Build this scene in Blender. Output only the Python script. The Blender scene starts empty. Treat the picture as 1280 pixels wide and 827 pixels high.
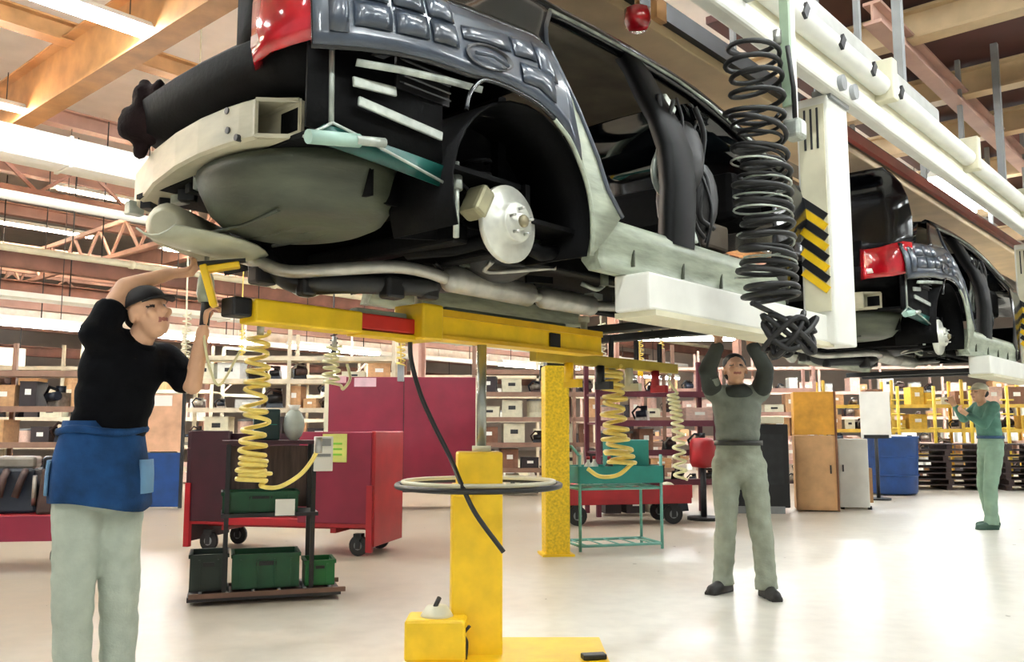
import bpy, math, random
from mathutils import Vector as V, Matrix as Mx, noise as NZ
random.seed(7)
S = bpy.context.scene
COL = S.collection
PI = math.pi

# ---------------------------------------------------------------- camera
FPX = 1095.0
cam = bpy.data.cameras.new('camera')
camo = bpy.data.objects.new('camera', cam); COL.objects.link(camo)
cam.sensor_fit = 'HORIZONTAL'; cam.sensor_width = 36.0
cam.lens = 36.0 * FPX / 1280.0
cam.clip_end = 300
camo.location = (0, 0, 1.15)
camo.rotation_euler = (PI/2 + math.atan(124.5 / FPX), 0, 0)
S.camera = camo

# ---------------------------------------------------------------- world, exposure
w = bpy.data.worlds.new('hall_air'); S.world = w; w.use_nodes = True
w.node_tree.nodes['Background'].inputs[0].default_value = (0.97, 0.99, 1.0, 1)
w.node_tree.nodes['Background'].inputs[1].default_value = 0.5
S.view_settings.view_transform = 'Standard'
S.view_settings.look = 'None'
S.view_settings.gamma = 1.0
S.view_settings.use_curve_mapping = False
S.view_settings.exposure = 0.12
LAMP = 105.0          # emission of the fluorescent tubes

# ---------------------------------------------------------------- line frame
ANG = math.radians(48.35)                       # the conveyor runs this way
U = V((math.cos(ANG), math.sin(ANG), 0)); W = V((-math.sin(ANG), math.cos(ANG), 0))
ORG = V((-.537, 3.962, 0))                      # below the middle of the first car's rear axle
CARZ = 1.75
def LP(x, y, z):                                # line frame -> world
    return ORG + U * x + W * y + V((0, 0, z))

# ---------------------------------------------------------------- materials
def lin(h):
    h = h.lstrip('#'); o = []
    for i in (0, 2, 4):
        c = int(h[i:i+2], 16) / 255
        o.append(c / 12.92 if c <= .04045 else ((c + .055) / 1.055) ** 2.4)
    return o
MC = {}
def mat(name, hexc, rough=.5, metal=0, var=.12, scale=6, bump=0.0, bscale=40, coat=0, emit=0, wear=None, stretch=(1, 1, 1), spec=.5):
    if name in MC: return MC[name]
    m = bpy.data.materials.new(name); m.use_nodes = True; MC[name] = m
    nt = m.node_tree; N = nt.nodes; Lk = nt.links; b = N['Principled BSDF']
    c = lin(hexc)
    b.inputs['Roughness'].default_value = rough; b.inputs['Metallic'].default_value = metal
    b.inputs['Specular IOR Level'].default_value = spec
    if coat: b.inputs['Coat Weight'].default_value = coat; b.inputs['Coat Roughness'].default_value = .08
    tc = N.new('ShaderNodeTexCoord'); mp = N.new('ShaderNodeMapping'); mp.inputs['Scale'].default_value = stretch
    Lk.new(tc.outputs['Object'], mp.inputs['Vector'])
    nz = N.new('ShaderNodeTexNoise'); nz.inputs['Scale'].default_value = scale; nz.inputs['Detail'].default_value = 5
    Lk.new(mp.outputs['Vector'], nz.inputs['Vector'])
    rp = N.new('ShaderNodeValToRGB'); rp.color_ramp.elements[0].position = .3; rp.color_ramp.elements[1].position = .72
    lo = [max(0, x * (1 - var * 1.6)) for x in c]; hi = [min(1, x * (1 + var)) for x in c]
    if wear: lo = lin(wear)
    rp.color_ramp.elements[0].color = (*lo, 1); rp.color_ramp.elements[1].color = (*hi, 1)
    Lk.new(nz.outputs['Fac'], rp.inputs['Fac']); Lk.new(rp.outputs['Color'], b.inputs['Base Color'])
    if bump:
        n2 = N.new('ShaderNodeTexNoise'); n2.inputs['Scale'].default_value = bscale; n2.inputs['Detail'].default_value = 4
        Lk.new(mp.outputs['Vector'], n2.inputs['Vector'])
        bp = N.new('ShaderNodeBump'); bp.inputs['Strength'].default_value = bump; bp.inputs['Distance'].default_value = .01
        Lk.new(n2.outputs['Fac'], bp.inputs['Height']); Lk.new(bp.outputs['Normal'], b.inputs['Normal'])
    if emit:
        b.inputs['Emission Color'].default_value = (*c, 1); b.inputs['Emission Strength'].default_value = emit
    return m

# ---------------------------------------------------------------- mesh builder
class B:
    def __init__(s): s.v = []; s.f = []; s.m = []; s.sm = []
    def add(s, vs, fs, m=0, sm=False):
        o = len(s.v); s.v += [tuple(p) for p in vs]
        for f in fs: s.f.append([i + o for i in f]); s.m.append(m); s.sm.append(sm)
        return s
    def box(s, c, d, R=None, m=0, rz=None, taper=1.0):
        x, y, z = d[0]/2, d[1]/2, d[2]/2; t = taper
        P = [V(p) for p in ((-x,-y,-z),(x,-y,-z),(x,y,-z),(-x,y,-z),(-x*t,-y*t,z),(x*t,-y*t,z),(x*t,y*t,z),(-x*t,y*t,z))]
        if rz is not None: R = Mx.Rotation(rz, 3, 'Z')
        if R is not None: P = [R @ p for p in P]
        c = V(c)
        return s.add([p + c for p in P], [(0,3,2,1),(4,5,6,7),(0,1,5,4),(1,2,6,5),(2,3,7,6),(3,0,4,7)], m)
    def bar(s, a, b, w, h=None, m=0, up=(0, 0, 1)):      # box from a to b
        a, b = V(a), V(b); h = h or w; d = b - a; L = d.length; d.normalize(); up = V(up)
        if abs(d.dot(up)) > .98: up = V((0, 1, 0))
        sd = d.cross(up).normalized(); u2 = sd.cross(d)
        R = Mx((d, sd, u2)).transposed()
        return s.box((a + b) / 2, (L, w, h), R, m)
    def tube(s, pts, r, n=8, closed=False, m=0, cap=True, sm=True):
        pts = [V(p) for p in pts]; k = len(pts); rs = r if isinstance(r, (list, tuple)) else [r] * k
        vs = []; prev = None
        for i, p in enumerate(pts):
            if closed: d = pts[(i+1) % k] - pts[i-1]
            else: d = pts[min(i+1, k-1)] - pts[max(i-1, 0)]
            d.normalize()
            if prev is None:
                a = V((0, 0, 1)) if abs(d.z) < .9 else V((1, 0, 0))
                a = (a - d * a.dot(d)).normalized()
            else: a = (prev - d * prev.dot(d)).normalized()
            prev = a; b = d.cross(a)
            for j in range(n):
                t = 2 * PI * j / n; vs.append(p + (a * math.cos(t) + b * math.sin(t)) * rs[i])
        fs = []
        for i in range(k if closed else k - 1):
            for j in range(n):
                q = (i + 1) % k
                fs.append((i*n + j, i*n + (j+1) % n, q*n + (j+1) % n, q*n + j))
        s.add(vs, fs, m, sm)
        if cap and not closed:
            o = len(s.v) - len(vs)
            s.f += [[o + j for j in range(n)][::-1], [o + (k-1)*n + j for j in range(n)]]; s.m += [m, m]; s.sm += [False, False]
        return s
    def cyl(s, a, b, r, n=16, m=0, r2=None):
        return s.tube([a, b], [r, r if r2 is None else r2], n, m=m)
    def grid(s, rows, m=0, sm=True, closeu=False):
        nr, nc = len(rows), len(rows[0]); vs = [p for r in rows for p in r]; fs = []
        for i in range(nr - 1):
            for j in range(nc if closeu else nc - 1):
                q = (j + 1) % nc
                fs.append((i*nc + j, i*nc + q, (i+1)*nc + q, (i+1)*nc + j))
        return s.add(vs, fs, m, sm)
    def lathe(s, prof, n=24, c=(0, 0, 0), R=None, m=0, sm=True):   # prof: (r, z)
        c = V(c); rows = []
        for r, z in prof:
            row = []
            for j in range(n):
                t = 2 * PI * j / n; p = V((r * math.cos(t), r * math.sin(t), z))
                row.append((R @ p if R is not None else p) + c)
            rows.append(row)
        return s.grid(rows, m, sm, True)
    def ell(s, c, rad, R=None, n=12, m=0):
        c = V(c); vs = []; fs = []; k = n // 2 + 1
        rows = []
        for i in range(k + 1):
            ph = -PI/2 + PI * i / k; row = []
            for j in range(n):
                t = 2 * PI * j / n
                p = V((rad[0]*math.cos(ph)*math.cos(t), rad[1]*math.cos(ph)*math.sin(t), rad[2]*math.sin(ph)))
                row.append((R @ p if R is not None else p) + c)
            rows.append(row)
        return s.grid(rows, m, True, True)
    def cap(s, a, b, ra, rb, n=10):                       # tapered capsule (closed)
        a, b = V(a), V(b); d = (b - a); L = d.length
        if L < 1e-6: return s.ell(a, (ra,)*3, n=n)
        d.normalize(); pts = []; rs = []
        for i in range(5):
            t = PI/2 * (1 - i/4); pts.append(a - d * ra * math.sin(t)); rs.append(max(ra * math.cos(t), ra*.05))
        for i in range(5):
            t = PI/2 * i/4; pts.append(b + d * rb * math.sin(t)); rs.append(max(rb * math.cos(t), rb*.05))
        return s.tube(pts, rs, n)
    def prism(s, poly, h, R=None, c=(0, 0, 0), m=0):      # poly in xy, extruded 0..h in z
        n = len(poly); c = V(c)
        P = [V((x, y, 0)) for x, y in poly] + [V((x, y, h)) for x, y in poly]
        if R is not None: P = [R @ p for p in P]
        return s.add([p + c for p in P], [list(range(n))[::-1], list(range(n, 2*n))] + [(i, (i+1) % n, n + (i+1) % n, n + i) for i in range(n)], m)
    def mesh(s, name, mats):
        me = bpy.data.meshes.new(name); me.from_pydata(s.v, [], s.f)
        for mm in (mats if isinstance(mats, (list, tuple)) else [mats]): me.materials.append(mm)
        me.polygons.foreach_set('material_index', s.m); me.polygons.foreach_set('use_smooth', s.sm); me.update()
        return me
    def obj(s, name, mats, parent=None, loc=(0, 0, 0), rz=0, bevel=0, solid=0, sub=0, off=0):
        o = bpy.data.objects.new(name, s.mesh(name, mats)); COL.objects.link(o)
        o.location = loc; o.rotation_euler = (0, 0, rz)
        if parent: o.parent = parent
        if solid:
            md = o.modifiers.new('thick', 'SOLIDIFY'); md.thickness = solid; md.offset = off
        if bevel:
            md = o.modifiers.new('edge', 'BEVEL'); md.width = bevel; md.segments = 2; md.limit_method = 'ANGLE'
        if sub:
            md = o.modifiers.new('sub', 'SUBSURF'); md.levels = sub; md.render_levels = sub
        return o
def tag(o, label, cat, group=None, kind=None):
    o['label'] = label
    if cat: o['category'] = cat
    if group: o['group'] = group
    if kind: o['kind'] = kind
    return o
def thing(name, label, cat, loc=(0, 0, 0), rz=0, group=None):
    o = bpy.data.objects.new(name, None); COL.objects.link(o)
    o.location = loc; o.rotation_euler = (0, 0, rz); o.empty_display_size = .1
    return tag(o, label, cat, group)
def struct(o, label=None):
    o['kind'] = 'structure'
    if label: o['label'] = label
    return o
def copy_tree(o, parent=None):
    c = o.copy(); COL.objects.link(c)
    if parent: c.parent = parent
    for ch in list(o.children): copy_tree(ch, c)
    return c
def lerp(a, b, t): return a + (b - a) * t
def resample(pts, n):
    pts = [V(p) for p in pts]; L = [0]
    for i in range(1, len(pts)): L.append(L[-1] + (pts[i] - pts[i-1]).length)
    out = []
    for k in range(n):
        t = L[-1] * k / (n - 1); i = 1
        while i < len(pts) - 1 and L[i] < t: i += 1
        a = (t - L[i-1]) / max(1e-9, L[i] - L[i-1]); out.append(pts[i-1].lerp(pts[i], min(1, max(0, a))))
    return out
def smooth_path(pts, n=6):                                 # Catmull-Rom
    pts = [V(p) for p in pts]; P = [pts[0]*2 - pts[1]] + pts + [pts[-1]*2 - pts[-2]]; out = []
    for i in range(1, len(P) - 2):
        for k in range(n):
            t = k / n; a, b, c, d = P[i-1], P[i], P[i+1], P[i+2]
            out.append(.5*((2*b) + (c - a)*t + (2*a - 5*b + 4*c - d)*t*t + (3*b - a - 3*c + d)*t**3))
    out.append(pts[-1]); return out

# common materials
M_white = mat('white_paint', 'e9e9e0', .4, var=.06, scale=4)
M_cream = mat('cream_paint', 'd9d4b8', .45, var=.08, scale=5)
M_yellow = mat('yellow_paint', 'f0c419', .42, var=.08, scale=9, bump=.08)
M_red = mat('red_paint', 'a01a22', .4, var=.15, scale=4)
M_maroon = mat('maroon_paint', '7c1630', .45, var=.12, scale=3)
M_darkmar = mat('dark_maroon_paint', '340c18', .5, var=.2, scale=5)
M_black = mat('black_plastic', '0d0d0f', .45, var=.3)
M_rubber = mat('black_rubber', '131314', .55, var=.2)
M_steel = mat('bare_steel', 'b9b9b4', .32, metal=.9, var=.15, scale=12)
M_grey = mat('grey_paint', '8d9090', .5, var=.1)
M_dkgrey = mat('dark_grey_metal', '2b2c2e', .5, metal=.3, var=.25)
M_green = mat('crate_green', '0f4a2c', .5, var=.15)
M_teal = mat('teal_paint', '1d8478', .42, var=.12)
M_blue = mat('blue_paint', '123f7c', .4, var=.15)
M_tan = mat('tan_board', 'd8aa78', .65, var=.1)
M_card = mat('cardboard', 'b98f62', .8, var=.12)
M_paper = mat('paper', 'efeee6', .7, var=.03)
# ================================================================ the hall
def floor_mat():
    m = bpy.data.materials.new('sealed_concrete'); m.use_nodes = True
    nt = m.node_tree; N = nt.nodes; Lk = nt.links; b = N['Principled BSDF']
    tc = N.new('ShaderNodeTexCoord')
    n1 = N.new('ShaderNodeTexNoise'); n1.inputs['Scale'].default_value = .35; n1.inputs['Detail'].default_value = 6
    n2 = N.new('ShaderNodeTexNoise'); n2.inputs['Scale'].default_value = 7; n2.inputs['Detail'].default_value = 8
    for n in (n1, n2): Lk.new(tc.outputs['Object'], n.inputs['Vector'])
    r1 = N.new('ShaderNodeValToRGB'); r1.color_ramp.elements[0].position = .35; r1.color_ramp.elements[1].position = .65
    r1.color_ramp.elements[0].color = (*lin('cdc8bb'), 1); r1.color_ramp.elements[1].color = (*lin('dcdacf'), 1)
    r2 = N.new('ShaderNodeValToRGB'); r2.color_ramp.elements[0].position = .35; r2.color_ramp.elements[1].position = .6
    r2.color_ramp.elements[0].color = (.8, .79, .77, 1); r2.color_ramp.elements[1].color = (1, 1, 1, 1)
    Lk.new(n1.outputs['Fac'], r1.inputs['Fac']); Lk.new(n2.outputs['Fac'], r2.inputs['Fac'])
    mx = N.new('ShaderNodeMix'); mx.data_type = 'RGBA'; mx.blend_type = 'MULTIPLY'; mx.inputs[0].default_value = .6
    Lk.new(r1.outputs['Color'], mx.inputs[6]); Lk.new(r2.outputs['Color'], mx.inputs[7])
    # dimmer, warmer light left of the line, multiplied into the floor colour as tan
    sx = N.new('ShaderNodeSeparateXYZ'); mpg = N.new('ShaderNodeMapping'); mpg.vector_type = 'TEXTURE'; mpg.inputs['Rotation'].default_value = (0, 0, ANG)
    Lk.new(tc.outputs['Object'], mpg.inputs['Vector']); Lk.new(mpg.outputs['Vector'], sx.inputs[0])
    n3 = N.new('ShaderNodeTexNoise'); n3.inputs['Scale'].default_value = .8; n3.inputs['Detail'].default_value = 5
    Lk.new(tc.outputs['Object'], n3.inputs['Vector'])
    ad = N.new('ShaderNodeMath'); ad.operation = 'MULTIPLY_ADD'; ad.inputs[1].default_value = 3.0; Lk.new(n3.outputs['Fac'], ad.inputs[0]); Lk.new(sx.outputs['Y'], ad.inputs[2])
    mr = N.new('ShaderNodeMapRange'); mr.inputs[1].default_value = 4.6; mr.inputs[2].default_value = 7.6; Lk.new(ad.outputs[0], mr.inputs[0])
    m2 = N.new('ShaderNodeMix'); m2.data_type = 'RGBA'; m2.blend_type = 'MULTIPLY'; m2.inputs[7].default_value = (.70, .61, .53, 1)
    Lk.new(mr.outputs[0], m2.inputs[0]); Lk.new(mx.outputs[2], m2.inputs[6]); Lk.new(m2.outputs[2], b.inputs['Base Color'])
    r3 = N.new('ShaderNodeMapRange'); r3.inputs[3].default_value = .22; r3.inputs[4].default_value = .42
    Lk.new(n2.outputs['Fac'], r3.inputs[0]); Lk.new(r3.outputs[0], b.inputs['Roughness'])
    bp = N.new('ShaderNodeBump'); bp.inputs['Strength'].default_value = .06; Lk.new(n2.outputs['Fac'], bp.inputs['Height'])
    Lk.new(bp.outputs['Normal'], b.inputs['Normal'])
    return m
ROOF = 8.2
b = B(); b.box((2, 18, -.1), (90, 70, .2))
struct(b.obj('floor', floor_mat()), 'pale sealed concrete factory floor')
b = B()
b.box((0, 0, 0), (90, 90, .1))
struct(b.obj('ceiling', mat('roof_deck', 'f7f3ee', .7, var=.05, scale=1.5), loc=(2, 18, ROOF + .35), rz=ANG), 'cream roof deck of the hall')
M_wall = mat('far_wall', 'd2c4b6', .8, var=.1, scale=.6)
b = B(); b.box((0, 0, ROOF/2 + .1), (90, .3, ROOF + .2)); struct(b.obj('wall_back', M_wall, loc=(2, 52, 0)), 'far wall of the hall')
b = B(); b.box((0, 0, ROOF/2 + .1), (.3, 70, ROOF + .2)); struct(b.obj('wall_left', M_wall, loc=(-42, 18, 0)))
b = B(); b.box((0, 0, ROOF/2 + .1), (.3, 70, ROOF + .2)); struct(b.obj('wall_right', M_wall, loc=(46, 18, 0)))

# roof steel ------------------------------------------------------
M_orange = mat('warm_girder_paint', 'b98a58', .5, var=.18, scale=3)
M_beige = mat('beige_girder_paint', 'cdb48d', .5, var=.12, scale=3)
M_brown = mat('brown_girder_paint', '7d5547', .55, var=.18, scale=3)
M_pink = mat('pinkish_girder_paint', 'c09a8a', .55, var=.12, scale=2)
def ibeam(b, L, h, wd, t=.03, web=.02):
    b.box((0, 0, h/2 - t/2), (L, wd, t)); b.box((0, 0, -h/2 + t/2), (L, wd, t)); b.box((0, 0, 0), (L, web, h - 2*t))
TR = [0]
def girder(x, y, z, L, h, wd, m, along=True, label=None, nm='trim'):
    TR[0] += 1
    b = B(); ibeam(b, L, h, wd)
    o = b.obj('trim_%d' % TR[0], m, loc=LP(x, y, z), rz=ANG if along else ANG + PI/2)
    return struct(o, label)
def truss(x, y, z, L, h, m, along=True, n=10, label=None):
    TR[0] += 1
    b = B(); cw = .09
    b.box((0, 0, h/2), (L, cw, cw)); b.box((0, 0, -h/2), (L, cw, cw))
    for i in range(n):
        x0 = -L/2 + L*i/n; x1 = -L/2 + L*(i+1)/n; xm = (x0 + x1)/2
        b.bar((x0, 0, -h/2), (xm, 0, h/2), .05); b.bar((xm, 0, h/2), (x1, 0, -h/2), .05)
    return struct(b.obj('trim_%d' % TR[0], m, loc=LP(x, y, z), rz=ANG if along else ANG + PI/2), label)
# ---- overhead steel, ducts and pipes along the line
for (y, z, h, wd, m, lb) in [
    (9.6, 6.75, .30, .25, M_orange, 'warm brown roof purlin crossing the big girder'),
    (13.2, 6.75, .30, .25, M_pink, None), (17.0, 6.75, .30, .25, M_pink, None), (21.0, 6.75, .3, .25, M_pink, None),
    (5.2, 6.75, .30, .25, M_beige, None), (1.2, 6.75, .3, .25, M_beige, None), (-3.2, 6.75, .3, .25, M_beige, None),
    (14.1, 4.25, .34, .22, M_brown, 'brown crane runway beam behind the white duct'),
    (16.2, 3.75, .26, .20, M_pink, None), (18.6, 4.4, .34, .22, M_brown, None), (22.0, 4.1, .3, .2, M_pink, None),
    (25.0, 3.5, .3, .2, M_brown, None), (28.0, 4.6, .36, .24, M_pink, None)]:
    girder(8, y, z, 46, h, wd, m, True, lb)
for (x, z, h, wd, m, lb) in [
    (2.15, 6.25, .85, .30, M_orange, 'deep warm orange-brown roof girder at upper left'),
    (9.5, 6.25, .6, .30, M_pink, None), (16.5, 6.25, .6, .30, M_pink, None), (23.5, 6.25, .6, .3, M_pink, None), (-5.0, 6.25, .6, .3, M_beige, None)]:
    girder(x, 14 if x < 5 else 16, z, 22 if x < 5 else 26, h, wd, m, False, lb)
for x in (5.5, 13.0, 20.0): truss(x, 17, 5.2, 26, .7, M_pink, False, 20)
for y in (12.0, 19.8, 24.0): truss(10, y, 5.3, 44, .6, M_brown if y < 15 else M_pink, True, 30)
# columns
TRC = 0
for (x, y) in [(10.5, 11.4), (18, 11.4), (3.0, 20.5), (10.5, 20.5), (18, 20.5), (25.5, 11.4)]:
    TR[0] += 1
    b = B(); b.box((0, 0, 4.2), (.22, .03, 8.1)); b.box((-.1, 0, 4.2), (.03, .24, 8.1)); b.box((.1, 0, 4.2), (.03, .24, 8.1)); b.box((0, 0, .08), (.42, .42, .16))
    struct(b.obj('trim_%d' % TR[0], M_pink, loc=LP(x, y, 0), rz=ANG), 'pinkish steel hall column')
# beams on the right, over the next car, with the dark deck above them
for i, x in enumerate((6.4, 8.35, 10.1, 12.3, 14.8, 17.5)):
    girder(x, -2.4, 5.2, 7.4, .32, .2, M_beige, False, 'beige cross beam under the dark red-brown platform deck' if i == 0 else None)
b = B(); b.box((0, 0, 0), (14.5, 7.4, .08))
struct(b.obj('trim_99', mat('dark_deck', '4a2420', .6, var=.25, scale=1.2), loc=LP(12.6, -2.4, 5.45), rz=ANG), 'dark red-brown platform deck above the beams')
for y in (-.4, -2.2, -4.2):
    girder(12.6, y, 4.98, 14.5, .22, .16, M_pink, True)

# white duct and pipes on the left
def run(name, y, z, shape, sz, m, label, cat, x0=-6, x1=26, group=None):
    t = thing(name, label, cat, LP(x0, y, z), ANG, group)
    L = x1 - x0; b = B()
    if shape == 'box':
        b.box((L/2, 0, 0), (L, sz[0], sz[1])); b.obj('duct_body', m, t)
        for i in range(int(L/2.4)):
            c = B(); c.box((1.2 + 2.4*i, 0, 0), (.05, sz[0] + .05, sz[1] + .05)); c.obj('joint_flange', m, t)
    else:
        b.cyl((0, 0, 0), (L, 0, 0), sz[0], 12); b.obj('pipe_run', m, t)
        for i in range(int(L/3)):
            c = B(); c.cyl((1.5 + 3*i, 0, 0), (1.58 + 3*i, 0, 0), sz[0]*1.25, 12); c.obj('coupling', m, t)
    h = B()
    for i in range(int(L/4)): 
        h = B(); h.cyl((2 + 4*i, 0, (sz[1] if len(sz) > 1 else sz[0])*.5), (2 + 4*i, 0, 6.7 - z), .012, 6); h.obj('hanger_rod', M_dkgrey, t)
    return t
run('air_duct', 10.3, 5.2, 'box', (.5, .42), M_white, 'wide white rectangular duct hung beneath the orange girder', 'duct')
run('pipe', 10.95, 4.62, 'pipe', (.075,), M_white, 'thin white pipe running just below the wide white duct', 'pipe')
run('pipe', 12.6, 4.15, 'pipe', (.06,), M_cream, 'cream pipe in front of the brown crane beam', 'pipe')
run('cable_tray', 13.9, 3.55, 'box', (.5, .1), M_white, 'flat white cable tray low over the background racks', 'cable tray')
run('pipe', 15.2, 3.2, 'pipe', (.07,), M_white, 'lowest white pipe over the background racks', 'pipe')
run('air_duct', 17.6, 3.6, 'box', (.45, .3), mat('pale_duct', 'dcd6cc', .5), 'pale grey duct deep in the hall', 'duct')

# fluorescent fixtures --------------------------------------------
M_tube = mat('lit_tube_cool', 'f6fcff', emit=LAMP, var=0)
M_tubew = mat('lit_tube_warm', 'ffeed8', emit=LAMP, var=0)
def fixture():
    t = thing('fluorescent_light', 'long white twin-tube fluorescent light hung under the roof', 'light', (0, 0, 0), ANG, 'fluorescent lights in rows under the roof')
    b = B(); b.prism([(-.16, 0), (.16, 0), (.07, .1), (-.07, .1)], 2.5, Mx(((0, 0, 1), (1, 0, 0), (0, 1, 0))), (-1.25, 0, 0)); b.obj('housing', M_white, t)
    for s in (-.09, .09):
        b = B(); b.cyl((-1.2, s, -.04), (1.2, s, -.04), .028, 10); b.obj('tube', M_tube, t)
    for s in (-.8, .8):
        b = B(); b.cyl((s, 0, .09), (s, 0, .55), .008, 6); b.obj('hanger_rod', M_dkgrey, t)
    return t
fx = fixture(); first = True; warmm = {}
for y in (-6.5, -2.6, 3.1, 7.2, 11.3, 15.4, 19.5):
    for i in range(8):
        x = -7.5 + 4.3 * i
        o = fx if first else copy_tree(fx); first = False
        o.location = LP(x, y, 6.05)
        if y > 9:
            for c in o.children:
                if c.name.startswith('tube'):
                    if 'W' not in warmm: warmm['W'] = c.data.copy(); warmm['W'].materials[0] = M_tubew
                    c.data = warmm['W']
                    c.name = 'tube'

# ================================================================ the conveyor over the first line
t = thing('overhead_conveyor', 'long white overhead conveyor rail running above the car bodies', 'rail', LP(0, 0, 0), ANG)
X0, X1 = -4, 24; L = X1 - X0; xm = (X0 + X1)/2
b = B(); b.box((xm, -1.02, 3.30), (L, .10, .13)); b.obj('lower_rail', M_white, t, bevel=.02)
b = B(); b.box((xm, -.93, 3.46), (L, .12, .15)); b.obj('rail_web', M_cream, t, bevel=.02)
b = B(); b.cyl((X0, -1.03, 3.56), (X1, -1.03, 3.56), .07, 14); b.obj('rail_tube', M_white, t)
b = B(); b.box((13.5, -.70, 3.35), (21, .04, .08)); b.obj('guide_strip', mat('oxide_red', '7a3228', .5), t)
b = B(); b.box((.7, -.80, 3.76), (9.0, .34, .22)); b.obj('rail_cover', mat('grey_cover', 'c9cbc6', .35, metal=.3, var=.1), t, bevel=.03)
for i in range(12):
    b = B(); b.box((-3 + 2.2*i, -.95, 3.60), (.10, .34, .30)); b.obj('bracket', M_cream, t, bevel=.01)
for i in range(8):
    b = B(); b.bar((-2 + 3.3*i, -.85, 3.7), (-2 + 3.3*i, -.85, 6.6), .07); b.obj('hanger_post', M_grey, t)
for i in range(5):
    b = B(); b.bar((1.55 + .55*i, -1.10, 3.52), (1.60 + .55*i, -1.10, 3.60), .02, .05); b.obj('bolt', M_dkgrey, t)

t = thing('guard_beam', 'wide beige beam running close above the car roof', 'beam', LP(0, .05, 3.62), ANG)
b = B(); b.box((6, -.08, 0), (18, .52, .08)); b.obj('beam_plate', M_beige, t, bevel=.01)
b = B(); b.box((6, -.37, .08), (18, .05, .12)); b.obj('edge_channel', M_dkgrey, t)
for i in range(5):
    b = B(); b.bar((-1 + 3.2*i, .1, .05), (-1 + 3.2*i, .1, 3.1), .06); b.obj('hanger_post', M_grey, t)
t = thing('guard_beam', 'narrow tan beam beside the dark channel above the car', 'beam', LP(0, -.42, 3.95), ANG)
b = B(); b.box((6, 0, 0), (18, .10, .14)); b.obj('beam_plate', M_orange, t, bevel=.01)
for i in range(5):
    b = B(); b.bar((-1.5 + 3.2*i, 0, .05), (-1.5 + 3.2*i, 0, 2.7), .05); b.obj('hanger_post', M_grey, t)
t = thing('overhead_tray', 'olive brown flat tray hung above the car roof', 'tray', LP(0, .62, 4.02), ANG)
b = B(); b.box((5, 0, 0), (18, .75, .05)); b.box((5, -.38, .06), (18, .03, .14)); b.obj('tray_pan', mat('olive_brown', '6d6243', .5, var=.2), t)
for i in range(5):
    b = B(); b.bar((-1.2 + 3.2*i, .3, .02), (-1.2 + 3.2*i, .3, 2.7), .05); b.obj('hanger_rod', M_grey, t)
# red signal lamp under the tray
t = thing('signal_lamp', 'round red signal lamp hanging above the car roof', 'lamp', LP(1.36, -.45, 3.44), ANG)
b = B(); b.lathe([(0, -.07), (.05, -.065), (.075, -.02), (.075, .05), (.04, .07), (0, .07)], 18); b.obj('lens', mat('red_lens', 'a3101c', .15, var=.05, coat=.6), t)
b = B(); b.cyl((0, 0, .06), (0, 0, .44), .015, 8); b.obj('stem', M_orange, t)
b = B(); b.box((.03, -.12, .02), (.1, .04, .12)); b.obj('bracket', M_orange, t)
def remesh(b, voxel, it, fold=0, seed=0, dec=0):
    me = b.mesh('tmp', []) if False else None
    me = bpy.data.meshes.new('tmp'); me.from_pydata(b.v, [], b.f); me.update()
    o = bpy.data.objects.new('tmp', me); COL.objects.link(o)
    r = o.modifiers.new('r', 'REMESH'); r.mode = 'VOXEL'; r.voxel_size = voxel
    s = o.modifiers.new('s', 'SMOOTH'); s.factor = .5; s.iterations = it
    dg = bpy.context.evaluated_depsgraph_get()
    out = bpy.data.meshes.new_from_object(o.evaluated_get(dg))
    bpy.data.objects.remove(o); bpy.data.meshes.remove(me)
    if fold:
        nr = [v.normal.copy() for v in out.vertices]
        for v, n in zip(out.vertices, nr):
            p = v.co
            k = NZ.noise((p.x*9 + seed, p.y*9, p.z*5)) + .6*NZ.noise((p.x*5, p.y*5 + seed, p.z*22 + p.x*8))
            v.co = p + n * fold * k
    out.polygons.foreach_set('use_smooth', [True]*len(out.polygons)); out.update()
    return out
def put(name, me, mats, parent):
    me.materials.clear()
    for m in mats: me.materials.append(m)
    me.name = name; o = bpy.data.objects.new(name, me); COL.objects.link(o); o.parent = parent; return o
# ================================================================ the car body
M_body = mat('navy_black_paint', '070a10', .25, var=.25, scale=3, coat=.45, spec=.35)
M_dark = mat('underbody_black', '060607', .7, var=.4, scale=8, bump=.2, spec=.12)
M_sillc = mat('sill_grey_green', 'a3ab98', .38, var=.22, scale=9, stretch=(.6, 3, 3), bump=.12)
M_beam = mat('bumper_beam_beige', 'b9b39a', .4, var=.14, scale=7, stretch=(1, .6, 2), bump=.08)
M_pan = mat('pan_grey_green', '434839', .5, var=.3, scale=5, stretch=(.7, .7, 3), bump=.15)
M_tealb = mat('dark_green_primer', '0d4a42', .35, var=.3, scale=8)
M_liner = mat('headliner_brown', '6a6254', .85, var=.2, scale=5)
M_redl = mat('tail_light_red', 'b80d1e', .12, var=.18, scale=14, coat=.9)
M_disc = mat('disc_iron', 'cfd0c4', .35, metal=.35, var=.14, scale=12)
M_cover = mat('quilted_cover', '3a4350', .3, var=.3, scale=7, coat=.5)
M_pipe = mat('exhaust_steel', 'b5b3aa', .35, metal=.6, var=.2, scale=9)
M_wire = mat('harness_black', '101012', .5, var=.2)
M_plate = mat('zinc_plate', 'b3bab0', .35, metal=.35, var=.25, scale=14)
ZT = [(.05, .74), (.15, .82), (.25, .845), (.35, .85), (.6, .865), (.8, .85), (.95, .80), (1.1, .72), (1.3, .63), (1.42, .54)]
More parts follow.
